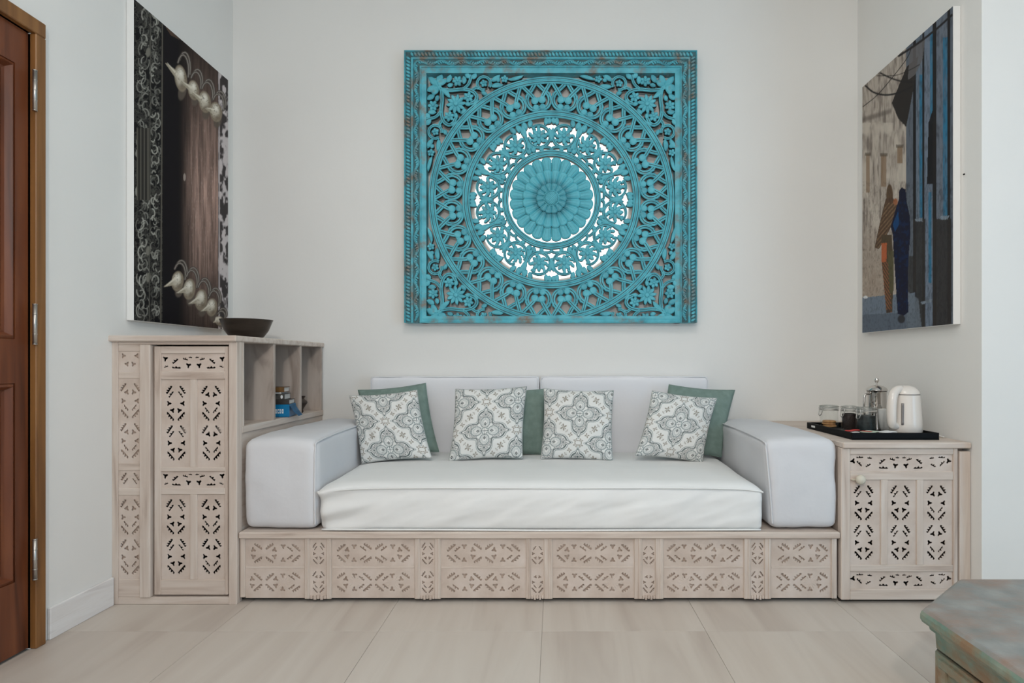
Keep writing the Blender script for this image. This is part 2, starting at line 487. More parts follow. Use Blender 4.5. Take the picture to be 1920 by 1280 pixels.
win = struct(boxes('window_1', [(XW + 0.02, XW + 0.07, WY0, WY0 + 0.06, WZ0, WZ1), (XW + 0.02, XW + 0.07, WY1 - 0.06, WY1, WZ0, WZ1),
                                (XW + 0.02, XW + 0.07, WY0 + 0.06, WY1 - 0.06, WZ0, WZ0 + 0.06), (XW + 0.02, XW + 0.07, WY0 + 0.06, WY1 - 0.06, WZ1 - 0.06, WZ1),
                                (XW + 0.02, XW + 0.07, -0.38, -0.32, WZ0 + 0.06, WZ1 - 0.06)], M['white']))
win2 = struct(boxes('window_2', [(FX0, FX0 + 0.06, YF - 0.07, YF - 0.02, FZ0, FZ1), (FX1 - 0.06, FX1, YF - 0.07, YF - 0.02, FZ0, FZ1),
                                 (FX0 + 0.06, FX1 - 0.06, YF - 0.07, YF - 0.02, FZ0, FZ0 + 0.06), (FX0 + 0.06, FX1 - 0.06, YF - 0.07, YF - 0.02, FZ1 - 0.06, FZ1),
                                 (0.47, 0.53, YF - 0.07, YF - 0.02, FZ0 + 0.06, FZ1 - 0.06)], M['white']))

# baseboard along the left wall, broken end by the door casing
bm = bmesh.new()
bm_box(bm, XL, XL + 0.014, 2.185, 2.50, 0, 0.122, 0.002)
bb = struct(link('baseboard_left', from_bm(bm), M['stone']))

# door in the left wall
dr = bpy.data.objects.new('door_1', None); C.objects.link(dr); BASE[dr.name] = Vector((0, 0, 0)); struct(dr)
XF = XL + 0.022
box('door_casing', XL - 0.10, XF, DY1, 2.158, 0, DZ - 0.0005, M['framewood'], dr, 0.003)
box('door_casing', XL - 0.10, XF, DY0 - 0.045, DY0, 0, DZ - 0.0005, M['framewood'], dr, 0.003)
box('door_casing', XL - 0.10, XF, DY0 - 0.045, 2.158, DZ, 2.345, M['framewood'], dr, 0.003)
LX = XL - 0.004
leaf = boxes('door_leaf', [(LX - 0.04, LX, 2.060, DY1 - 0.004, 0.008, DZ - 0.004), (LX - 0.04, LX, DY0 + 0.004, 1.33, 0.008, DZ - 0.004),
                           (LX - 0.04, LX, 1.33, 2.060, 2.15, DZ - 0.004), (LX - 0.04, LX, 1.33, 2.060, 0.99, 1.15), (LX - 0.04, LX, 1.33, 2.060, 0.008, 0.27)], M['doorwood'], dr)
for z0, z1 in ((1.15, 2.15), (0.27, 0.99)):
    bm = bmesh.new()
    # panel with a raised field
    a = (1.33, 2.060, z0, z1)
    rings = []
    for ins, dx in ((0.0, -0.004), (0.012, 0.004), (0.024, -0.016), (0.034, -0.018), (0.07, -0.006), (0.12, -0.005)):
        rings.append([bm.verts.new((LX + dx, y, z)) for y, z in ((a[0] + ins, a[2] + ins), (a[1] - ins, a[2] + ins), (a[1] - ins, a[3] - ins), (a[0] + ins, a[3] - ins))])
    for p, q in zip(rings[:-1], rings[1:]):
        for k in range(4):
            bm.faces.new((p[k], p[(k + 1) % 4], q[(k + 1) % 4], q[k]))
    bm.faces.new(rings[-1])
    me = bpy.data.meshes.new('panel'); bm.to_mesh(me); bm.free()
    o = link('door_panel', me, M['doorwood'], leaf)
    bk = [(LX - 0.035, LX - 0.022, 1.33, 2.060, z0, z1)]
    boxes('panel_back', bk, M['doorwood'], leaf)
for zc in (2.073, 1.207, 0.336):
    h = tube('hinge', [(XF + 0.002, 2.108, zc - 0.074), (XF + 0.002, 2.108, zc + 0.074)], 0.007, M['steel'], dr, 12)
    for k in range(5):
        zz = zc - 0.074 + 0.037 * k
        tube('hinge_knuckle', [(XF + 0.002, 2.108, zz - 0.0015), (XF + 0.002, 2.108, zz + 0.0015)], 0.0078, M['steel'], h, 12)

# ------------------------------------------------------------------ fretwork panels (real cut-outs)
def leaf_hole(p, q, wd, n=4):
    p, q = np.array(p, float), np.array(q, float)
    d = q - p; L = np.hypot(*d); d /= L; nn = np.array([-d[1], d[0]])
    pts = [p]
    for i in range(n):
        t0 = (i + 0.55) / n; env = math.sin(PI * min(0.93, max(0.12, (i + 0.5) / n)))
        pts.append(p + d * L * (i + 0.28) / n + nn * wd * 0.85 * max(env, 0.62))
        if i < n - 1:
            pts.append(p + d * L * (i + 0.95) / n + nn * wd * 0.12 * max(env, 0.5))
    pts.append(q)
    for t in (0.92, 0.6, 0.4, 0.08):
        pts.append(p + d * L * t - nn * wd * 0.30)
    return pts

def trefoil_hole(c, r, rot=0.5):
    return [np.array([c[0] + r * (0.70 + 0.30 * math.cos(3 * (a - rot))) * math.cos(a), c[1] + r * (0.70 + 0.30 * math.cos(3 * (a - rot))) * math.sin(a)]) for a in [2 * PI * k / 14 for k in range(14)]]

def motif(kind=0):
    """Carved leaf motif in pixels of the front plane, about 36 wide and 68 high."""
    H_ = []
    for s in (-1, 1):
        mir = (lambda P, s=s: [np.array([s * -p[0], p[1]]) for p in P])
        H_.append(mir(leaf_hole((-17.5, 17.5), (-7, 33), 6.2, 4)))
        H_.append(mir(leaf_hole((-3.2, -32.5), (-17.2, -16.5), 6.2, 4)))
        H_.append(mir(trefoil_hole((-13.2, -0.5), 5.8, 0.0)))
        if kind == 0:
            H_.append(mir(leaf_hole((-13.2, 10.3), (-4.2, 22.6), 4.7, 3)))
            H_.append(mir(trefoil_hole((-6.3, -13.6), 5.8, 0.9)))
        else:
            H_.append(mir(trefoil_hole((-6.3, 16.0), 5.8, -0.9)))
            H_.append(mir(leaf_hole((-3.2, -18.5), (-12.2, -7.5), 4.7, 3)))
    return H_

def place(holes, dx, dy, sc=1.0, rot=False, flip=False):
    out = []
    for h in holes:
        P = []
        for p in h:
            x, y = p
            if flip: y = -y
            if rot: x, y = y, x
            P.append(np.array([x * sc + dx, y * sc + dy]))
        out.append(P)
    return out

STRIP = []
for a_, b_, wd in (((1.5, 3), (9, 6), 3.8), ((5, -3), (13, 0), 3.8), ((21, 4), (32, 13.5), 5.6), ((40, 14), (50.5, 11), 4.6),
                   ((19.5, -3.2), (37.5, -3.8), 4.6), ((51, 16), (58.5, 15.5), 4.0)):
    STRIP.append(leaf_hole(a_, b_, wd, 3))
    STRIP.append([np.array([122 - p[0], p[1]]) for p in leaf_hole(a_, b_, wd, 3)])
for c_ in ((7.5, 13.5), (51, 1)):
    STRIP.append(trefoil_hole(c_, 6.0, 0.4)); STRIP.append([np.array([122 - p[0], p[1]]) for p in trefoil_hole(c_, 6.0, 0.4)])
STRIP = [[p - np.array([61, 6.5]) for p in h] for h in STRIP]       # centred, 122 x 24 pixels

K = 1 / 425.0
def fret_mesh(wpx, hpx, holes, thick, extra=None):
    """Board of wpx x hpx (front-plane pixels) with cut-outs; front face at y=0, centred in x and z."""
    cu = bpy.data.curves.new('fret', 'CURVE'); cu.dimensions = '2D'; cu.fill_mode = 'BOTH'; cu.extrude = thick / 2
    def add(P):
        s = cu.splines.new('POLY'); s.points.add(len(P) - 1); s.use_cyclic_u = True
        for k, p in enumerate(P): s.points[k].co = (p[0] * K, p[1] * K, 0, 1)
    W, Hh = wpx / 2, hpx / 2
    add([(-W, -Hh), (W, -Hh), (W, Hh), (-W, Hh)])
    for h in holes:
        A = np.array(h)
        if A[:, 0].min() < -W + 0.7 or A[:, 0].max() > W - 0.7 or A[:, 1].min() < -Hh + 0.7 or A[:, 1].max() > Hh - 0.7: continue
        add(h)
    ob = bpy.data.objects.new('fret_tmp', cu); C.objects.link(ob)
    bpy.context.view_layer.update()
    dg = bpy.context.evaluated_depsgraph_get()
    me = bpy.data.meshes.new_from_object(ob.evaluated_get(dg))
    bpy.data.objects.remove(ob)
    me.transform(Matrix(((1, 0, 0, 0), (0, 0, -1, thick / 2), (0, 1, 0, 0), (0, 0, 0, 1))))
    bm = bmesh.new(); bm.from_mesh(me)
    bmesh.ops.remove_doubles(bm, verts=bm.verts[:], dist=1e-6)
    if extra: extra(bm)
    bmesh.ops.recalc_face_normals(bm, faces=bm.faces[:])
    bm.to_mesh(me); bm.free()
    me.materials.clear(); me.materials.append(M['carved'])
    return me

def sunburst(cx, cz, r, a0, a1, n=9):
    def f(bm):
        for k in range(n):
            a = a0 + (a1 - a0) * k / (n - 1)
            d = Vector((math.cos(a), 0, math.sin(a))); t = Vector((-math.sin(a), 0, math.cos(a)))
            c = Vector((cx * K, 0, cz * K))
            pts = [c + d * r * 0.25 * K, c + d * r * 0.8 * K - t * 0.9 * K, c + d * r * K, c + d * r * 0.8 * K + t * 0.9 * K]
            vs_ = [bm.verts.new(p) for p in pts]
            top = bm.verts.new(c + d * r * 0.7 * K + Vector((0, -0.0016, 0)))
            for i in range(4):
                bm.faces.new((vs_[i], vs_[(i + 1) % 4], top))
    return f

PF = lambda px: (px - 1040) / 425.0            # front-plane pixels -> metres
ZF = lambda py: EYE - (py - 680) / 425.0

def put(name, me, px, py, Y, parent):
    o = bpy.data.objects.new(name, me); C.objects.link(o)
    o.parent = parent
    o.location = Vector((PF(px), Y, ZF(py))) - base_of(parent)
    return o

def fb(name, x0, x1, y0, y1, Y, th, mat, parent, bev=0.002):
    """A front-facing board given by its edges in front-plane pixels."""
    return box(name, PF(x0), PF(x1), Y, Y + th, ZF(y0), ZF(y1), mat, parent, bev)

m0, m1 = motif(0), motif(1)
# ------------------------------------------------------------------ tall carved cabinet with open shelves
YC = 2.505
XS = PF(445)                     # side face of the cabinet
cab = thing('carved_cabinet', (-1.67, 2.97, 0), 'tall whitewashed cabinet with carved fretwork door and three open side shelves', 'cabinet')
ZT0, ZT1 = 1.158, 1.184
# top
box('top_board', PF(199), XS + 0.006, YC - 0.02, YB - 0.004, ZT0, ZT1, M['wood_h'], cab, 0.004)
# front frame
fb('post', 211, 222, 634, 1132, YC, 0.04, M['wood_v'], cab)
fb('corner_post', 429.5, 445, 634, 1133, YC, 0.045, M['wood_v'], cab, 0.003)
fb('wide_stile', 264.5, 284, 646, 1119, YC - 0.006, 0.05, M['wood_v'], cab, 0.003)
fb('top_rail', 222, 429.5, 634, 646, YC + 0.001, 0.04, M['wood_h'], cab)
fb('bottom_rail', 222, 429.5, 1119, 1132, YC + 0.001, 0.04, M['wood_h'], cab)
# carved side strip
for y0, y1, nm in ((646, 658.5, 'cross_rail'), (698, 709, 'cross_rail'), (869, 882, 'cross_rail'), (915, 928, 'cross_rail'), (1086, 1119, 'plinth_rail')):
    fb(nm, 222, 264.5, y0, y1, YC + 0.003, 0.03, M['wood_h'], cab)
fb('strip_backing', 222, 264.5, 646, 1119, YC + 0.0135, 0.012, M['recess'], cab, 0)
for (y0, y1), hs in (((658.5, 698), place(m1, 0, 11, 0.95, False, True)), ((709, 869), place(m1, 0, 38) + place(m1, 0, -37)),
                     ((882, 915), place(m0, 0, -19, 0.95)), ((928, 1086), place(m1, 0, 38) + place(m1, 0, -37))):
    put('carved_panel', fret_mesh(42.5, y1 - y0, hs, 0.007), 243.25, (y0 + y1) / 2, YC + 0.0065, cab)
# door
door = fb('door', 288, 300.5, 649, 1115.5, YC + 0.008, 0.026, M['wood_v'], cab)   # hinge stile; the rest of the door hangs on it
YD = YC + 0.008
fb('door_stile', 420.5, 426.5, 649, 1115.5, YD, 0.026, M['wood_v'], door)
for y0, y1 in ((649, 662.5), (696, 711), (876, 884), (915, 927), (1087, 1115.5)):
    fb('door_rail', 300.5, 420.5, y0, y1, YD, 0.026, M['wood_h'], door)
for y0, y1 in ((711, 876), (927, 1087)):
    fb('door_mullion', 355, 368, y0, y1, YD, 0.026, M['wood_v'], door)
strip_me = fret_mesh(120, 33.5, STRIP, 0.006)
strip_lo = fret_mesh(120, 31, STRIP, 0.006)
put('fretwork_strip', strip_me, 360.5, 679.25, YD + 0.006, door)
put('fretwork_strip', strip_lo, 360.5, 899.5, YD + 0.006, door)
for y0, y1 in ((711, 876), (927, 1087)):
    for x0, x1, mm in ((300.5, 355, m0), (368, 420.5, m1)):
        put('fretwork_panel', fret_mesh(x1 - x0, y1 - y0, place(mm, -1, 37.5) + place(mm, 0, -37), 0.006), (x0 + x1) / 2, (y0 + y1) / 2, YD + 0.006, door)
# carcass
box('side_panel', XL + 0.004, XL + 0.02, YC + 0.04, YB - 0.004, 0.01, ZT0, M['wood_v'], cab, 0)
box('back_panel', XL + 0.02, XS - 0.02, YB - 0.016, YB - 0.004, 0.01, ZT0, M['cavity'], cab, 0)
box('inner_partition', -1.69, -1.6755, YC + 0.12, YB - 0.016, 0.01, ZT0, M['cavity'], cab, 0)
box('shelf_back', -1.6752, -1.668, YC + 0.109, YB - 0.016, 0.779, ZT0, M['wood_in'], cab, 0)
box('inner_partition', -1.675, XS - 0.03, YC + 0.095, YC + 0.108, 0.01, ZT0, M['cavity'], cab, 0)
box('cabinet_floor', XL + 0.02, XS - 0.02, YC + 0.04, YB - 0.016, 0.01, 0.03, M['cavity'], cab, 0)
# side face: lower panel, shelf board, dividers
box('lower_side_panel', XS - 0.022, XS - 0.006, YC + 0.045, YB - 0.004, 0.01, 0.749, M['wood_y'], cab, 0)
box('shelf_board', -1.675, XS, YC + 0.045, YB - 0.004, 0.749, 0.779, M['wood_y'], cab, 0.002)
box('side_stile', XS - 0.022, XS, YC + 0.045, 2.566, 0.779, ZT0, M['wood_v'], cab, 0.001)
for y0, y1 in ((2.832, 2.853), (3.128, 3.149), (3.412, 3.43)):
    box('shelf_divider', -1.675, XS, y0, y1, 0.779, ZT0, M['wood_in'], cab, 0.001)

# ------------------------------------------------------------------ daybed base
YBN = 2.522
bed = thing('carved_daybed', (-0.06, 2.98, 0), 'long low whitewashed daybed base with carved front panels under the white mattress', 'daybed')
fb('ledge_rail', 447, 1576, 998, 1010, YBN - 0.012, 0.9, M['wood_h'], bed, 0.004)
box('dark_gap_sheet', PF(447), PF(1576), YBN + 0.045, YBN + 0.06, 0.0, 0.286, M['cavity'], bed, 0)  # dark sheet added so the gap below the ledge reads as shade
fb('end_stile', 447, 456, 1010, 1122, YBN, 0.03, M['wood_v'], bed)
fb('end_stile', 1562, 1572, 1010, 1124, YBN, 0.03, M['wood_v'], bed)
bays = [(456, 569), (619, 776), (825, 986), (1036, 1190), (1245, 1397), (1448, 1562)]
bot = 1124
for i, (x0, x1) in enumerate(bays):
    wpx = x1 - x0
    hs = []
    c0 = {0: -20, 5: -16}.get(i)
    cols = (-36, 36) if c0 is None else (c0 - 38, c0 + 34)
    for cx in cols:
        hs += place(m0 if i % 2 else m1, cx, 27.5, 1.0, True, cx > 0)
        hs += place(m1 if i % 2 else m0, cx, -27.5, 1.0, True, cx < 0)
    bursts = [sunburst(cols[0] + 2, -27.5, 15, 0, 2 * PI * 11 / 12, 12), sunburst(cols[1] + 2, -27.5, 15, 0, 2 * PI * 11 / 12, 12)] if i in (0, 1, 4) else ([sunburst(cols[1], -27.5, 14, 0, 2 * PI * 11 / 12, 12)] if i in (3, 5) else [])
    bursts = [b for b, cx in zip(bursts, cols) if abs(cx) < wpx / 2 - 16] if len(bursts) == 2 else bursts
    me = fret_mesh(wpx, bot - 1010, hs, 0.006, (lambda bm, B=bursts: [b(bm) for b in B]))
    p = put('carved_panel', me, (x0 + x1) / 2, (1010 + bot) / 2, YBN + 0.007, bed)
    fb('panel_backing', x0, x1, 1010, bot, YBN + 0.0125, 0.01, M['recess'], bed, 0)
    fb('panel_bead', x0 + 1, x1 - 1, 1064.5, 1067.5, YBN + 0.0052, 0.002, M['wood_h'], bed, 0.0006)
st = [(569, 578), (610, 619), (776, 786), (814, 825), (986, 995), (1020, 1036), (1190, 1205), (1230, 1245), (1397, 1410), (1436, 1448)]
for x0, x1 in st:
    fb('stile', x0, x1, 1010, bot + 1, YBN, 0.028, M['wood_v'], bed)
    fb('stile_bead', x0 + (x1 - x0) * 0.55, x0 + (x1 - x0) * 0.8, 1010.5, bot, YBN - 0.003, 0.004, M['wood_v'], bed, 0.001)
for x0, x1 in ((578, 610), (786, 814), (995, 1020), (1205, 1230), (1410, 1436)):
    wpx = x1 - x0
    hs = place(m0, 0, 27, 0.62) + place(m1, 0, -27, 0.62)
    put('carved_slip', fret_mesh(wpx, bot - 1010, hs, 0.006), (x0 + x1) / 2, (1010 + bot) / 2, YBN + 0.006, bed)
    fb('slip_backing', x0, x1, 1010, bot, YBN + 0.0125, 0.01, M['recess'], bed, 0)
    # broken lower edge with little carved lobes
    boxes('carved_toe', [(PF(x0 + k * wpx / 5 + 0.6), PF(x0 + (k + 1) * wpx / 5 - 0.6), YBN + 0.001, YBN + 0.012, ZF(bot + 1 + (k % 2) * 1.6), ZF(bot - 5 - (k % 3))) for k in range(5)], M['carved'], bed, 0.001)
for x in (-1.36, -0.7, 0.0, 0.65, 1.22):
    box('foot', x - 0.025, x + 0.025, YBN + 0.08, YBN + 0.13, 0, 0.286, M['cavity'], bed, 0)
box('foot', -1.36, -1.30, 3.3, 3.35, 0, 0.286, M['cavity'], bed, 0)
box('foot', 1.18, 1.24, 3.3, 3.35, 0, 0.286, M['cavity'], bed, 0)

# ------------------------------------------------------------------ side cabinet
YS = 2.512
sc_ = thing('side_cabinet', (1.55, 2.98, 0), 'low whitewashed cabinet with fretwork door holding the black tray', 'cabinet')
box('top_board', 1.2685, XR - 0.003, YS - 0.012, YB - 0.004, ZF(840), ZF(829), M['wood_h'], sc_, 0.004)
fb('post', 1578, 1595, 840, 1125, YS, 0.035, M['wood_v'], sc_, 0.003)
fb('post', 1789, 1797, 840, 1125, YS, 0.035, M['wood_v'], sc_, 0.003)
fb('top_rail', 1595, 1789, 840, 852, YS + 0.002, 0.03, M['wood_h'], sc_)
fb('bottom_rail', 1595, 1789, 1105.5, 1125, YS + 0.002, 0.03, M['wood_h'], sc_)
fb('filler_plank', 1799, 1819.5, 846, 1132, YS - 0.004, 0.02, M['wood_v'], sc_, 0.002)
d2 = fb('door', 1595, 1789, 884, 900, YS + 0.003, 0.024, M['wood_h'], sc_)
fb('door_rail', 1595, 1789, 1060, 1072.5, YS + 0.003, 0.024, M['wood_h'], d2)
fb('door_mullion', 1653, 1666, 900, 1060, YS + 0.003, 0.024, M['wood_v'], d2)
fb('door_mullion', 1720.5, 1733, 900, 1060, YS + 0.003, 0.024, M['wood_v'], d2)
strip3 = [[p + np.array([0, 0]) for p in h] for h in STRIP]
side = []
for s in (-1, 1):
    for a_, b_, wd in (((-84, 9.5), (-70, 10), 4.2), ((-83, 3), (-73, -7), 4.6), ((-66, -8), (-56, -2.5), 4.6), ((-63, 9), (-54, 8), 4.0)):
        P = leaf_hole(a_, b_, wd, 3); side.append([np.array([s * p[0], p[1]]) for p in P])
    side.append([np.array([s * p[0], p[1]]) for p in trefoil_hole((-90, 3), 6.0, 1.2)])
strip3 = [h for h in strip3 if max(abs(p[0]) for p in h) < 52] + side
put('fretwork_strip', fret_mesh(194, 32, strip3, 0.006), 1692, 868, YS + 0.009, d2)
put('fretwork_strip', fret_mesh(194, 33, strip3, 0.006), 1692, 1089, YS + 0.009, d2)
for x0, x1, mm in ((1595, 1653, m0), (1666, 1720.5, m0), (1733, 1789, m1)):
    put('fretwork_panel', fret_mesh(x1 - x0, 160, place(mm, -2, 36.5) + place(mm, -2, -38), 0.006), (x0 + x1) / 2, 980, YS + 0.009, d2)
kx, kz = PF(1611), ZF(898)
kn = link('knob', lathe_mesh([(0, 0.034), (0.010, 0.033), (0.019, 0.026), (0.022, 0.018), (0.018, 0.010), (0.009, 0.005), (0.009, 0)], 24), M['knob'], None, True)
kn.data.transform(Matrix.Translation((kx, YS + 0.003, kz)) @ Matrix.Rotation(PI / 2, 4, 'X'))
kn.data.transform(Matrix.Translation(-base_of(d2))); kn.parent = d2
box('keeper', kx - 0.03, kx - 0.004, YS - 0.003, YS + 0.003, kz - 0.006, kz, M['knob'], d2, 0.001)
box('side_panel', XR - 0.03, XR - 0.01, YS + 0.036, YB - 0.004, 0.02, ZF(840), M['wood_in'], sc_, 0)
box('side_panel', PF(1580), PF(1580) + 0.016, YS + 0.036, YB - 0.004, 0.02, ZF(840), M['wood_in'], sc_, 0)
box('back_panel', PF(1580) + 0.016, XR - 0.03, YB - 0.02, YB - 0.004, 0.02, ZF(840), M['cavity'], sc_, 0)
box('cabinet_floor', PF(1580) + 0.016, XR - 0.03, YS + 0.036, YB - 0.02, 0.02, 0.04, M['cavity'], sc_, 0)
box('plinth', PF(1580), XR - 0.05, YS + 0.03, YS + 0.036, 0.0, 0.034, M['cavity'], sc_, 0)  # dark strip added so the gap under the cabinet reads as shade
for x in (1.30, 1.76):
    for y in (YS + 0.06, 3.36):
        box('foot', x - 0.02, x + 0.02, y - 0.02, y + 0.02, 0, 0.02, M['cavity'], sc_, 0)

# ------------------------------------------------------------------ soft furnishings
ZL = ZF(998)                      # top of the ledge
def wob(P, amp, f, seed):
    a = fbm(P[:, 0] * f + 20 + P[:, 1] * f * 0.4, P[:, 2] * f + 20 + P[:, 1] * f * 0.7, seed, 3) - 0.5
    return a * amp

def arm(label, x0, x1, z0, z1, taper, seed, inner):
    c = ((x0 + x1) / 2, (2.535 + 3.33) / 2, (z0 + z1) / 2)
    h = ((x1 - x0) / 2, (3.33 - 2.535) / 2, (z1 - z0) / 2)
    t = thing('arm_bolster', (c[0], c[1], z0), label, 'bolster', 'white daybed arm bolsters')
    def disp(P, N):
        k = wob(P, 0.012, 9, seed)
        Q = P + N * k[:, None]
        tt = (P[:, 2] + h[2]) / (2 * h[2])
        side_ = np.clip(P[:, 0] * inner / h[0], 0, 1)
        Q[:, 0] -= inner * side_ * (1 - tt) * taper
        front = np.clip(-P[:, 1] / h[1], 0, 1) ** 4
        Q[:, 1] -= front * 0.008 * np.sin(PI * tt)
        Q[:, 2] += np.where(P[:, 2] > 0, 1, 0) * (0.014 * (1 - (P[:, 0] / h[0]) ** 2) - 0.018 * front)
        return Q
    me = rounded_box_mesh(c, h, 0.034, (18, 40, 22), disp)
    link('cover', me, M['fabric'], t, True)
    xi = c[0] + inner * (h[0] - 0.006)
    pts = [(xi, 3.30, z1 - 0.006), (xi, 2.9, z1 - 0.005), (xi, 2.575, z1 - 0.018), (xi, 2.541, z1 - 0.045)]
    pts += [(xi - inner * taper * (1 - kk), 2.537 - 0.004 * math.sin(PI * kk), z0 + 0.02 + (z1 - z0 - 0.075) * kk) for kk in (0.85, 0.6, 0.35, 0.12, 0.0)]
    tube('piping', smooth_path(pts, 5), 0.0042, M['fabric'], t, 8)
    return t
arm('white block arm bolster against the tall carved cabinet', -1.388, -1.062, ZL + 0.006, 0.728, 0.0, 3, 1)
arm('white block arm bolster beside the kettle cabinet', 0.937, 1.262, ZL + 0.010, 0.728, 0.028, 5, -1)

# mattress
mx0, mx1, my0, my1 = -1.056, 0.928, 2.53, 3.335
mz0, mz1 = ZL + 0.001, 0.522
mt = thing('daybed_mattress', ((mx0 + mx1) / 2, (my0 + my1) / 2, mz0), 'thick white mattress lying on the carved daybed base', 'mattress')
mc = ((mx0 + mx1) / 2, (my0 + my1) / 2, (mz0 + mz1) / 2); mh = ((mx1 - mx0) / 2, (my1 - my0) / 2, (mz1 - mz0) / 2)
def mdisp(P, N):
    Q = P.copy()
    u = P[:, 0] / mh[0]; v = P[:, 1] / mh[1]; t = P[:, 2] / mh[2]
    top = np.clip(t, 0, 1) ** 3
    Q[:, 2] += top * (0.024 * (1 - np.abs(u) ** 6) * (0.35 + 0.65 * np.clip((v + 1) / 0.7, 0, 1)) - 0.010 * np.clip((-v - 0.86) / 0.14, 0, 1) + wob(P, 0.010, 5, 8))
    Q[:, 2] -= top * 0.020 * np.clip((np.abs(u) - 0.90) / 0.10, 0, 1) ** 2 * np.clip(0.6 - v, 0, 1)
    fr = np.clip((-v - 0.9) / 0.1, 0, 1)
    Q[:, 1] -= fr * (0.014 * np.cos(t * PI / 2) + (fbm(P[:, 0] * 6 + 9 - P[:, 2] * 9, P[:, 2] * 8 + 3, 4, 3) - 0.5) * 0.034 * (1 - t * t))
    # drawn-in folds fanning from the corner next to the tall cabinet
    near = np.clip((-u - 0.72) / 0.28, 0, 1) * fr
    Q[:, 1] += near * 0.016 * np.sin(P[:, 2] * 62 - (u + 1) * 14)
    Q[:, 0] += near * 0.014 * (t < 0.7) * (1 - t)
    return Q
link('cover', rounded_box_mesh(mc, mh, 0.024, (120, 34, 30), mdisp), M['sheet'], mt, True)
zp = mz1 - 0.014
pip = [(mx0 + 0.004, my1 - 0.05, zp + 0.003), (mx0 + 0.003, 2.95, zp - 0.009), (mx0 + 0.004, my0 + 0.035, zp - 0.018), (mx0 + 0.025, my0 - 0.004, zp - 0.016)]
pip += [(mx0 + (mx1 - mx0) * k, my0 - 0.008, zp - 0.004 + 0.006 * math.sin(k * PI) + 0.0015 * math.sin(k * 31)) for k in (0.1, 0.25, 0.4, 0.55, 0.7, 0.85, 0.95)]
pip += [(mx1 - 0.02, my0 - 0.004, zp - 0.014), (mx1 - 0.003, my0 + 0.035, zp - 0.018), (mx1 - 0.003, 2.95, zp - 0.009), (mx1 - 0.004, my1 - 0.05, zp + 0.003)]
tube('piping', smooth_path(pip, 7), 0.004, M['sheet'], mt, 8)
tube('hem', smooth_path([(mx0 + 0.02, my0 + 0.002, mz0 + 0.006)] + [(mx0 + (mx1 - mx0) * k, my0 - 0.006, mz0 + 0.006 + 0.002 * math.sin(k * 23)) for k in (0.08, 0.3, 0.5, 0.7, 0.92)] + [(mx1 - 0.012, my0, mz0 + 0.006)], 6), 0.0045, M['sheet'], mt, 8)

# wall cushions
def backrest(label, x0, x1, seed):
    c = ((x0 + x1) / 2, 3.392, (0.40 + 0.985) / 2); h = ((x1 - x0) / 2, 0.05, (0.985 - 0.40) / 2)
    t = thing('back_cushion', (c[0], c[1], 0.40), label, 'back cushion', 'white backrest cushions')
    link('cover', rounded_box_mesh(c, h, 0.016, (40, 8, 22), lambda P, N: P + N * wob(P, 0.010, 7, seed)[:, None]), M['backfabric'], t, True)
    pts = [(x0 + 0.005, c[1] - 0.046, 0.56), (x0 + 0.005, c[1] - 0.046, 0.965), (x0 + 0.02, c[1] - 0.045, 0.981), (x1 - 0.02, c[1] - 0.045, 0.981), (x1 - 0.005, c[1] - 0.046, 0.965), (x1 - 0.005, c[1] - 0.046, 0.56)]
    tube('piping', pts, 0.0035, M['backfabric'], t, 6)
backrest('flat white backrest cushion on the tall cabinet side', -1.085, -0.090, 21)
backrest('flat white backrest cushion on the kettle side', -0.086, 0.905, 22)

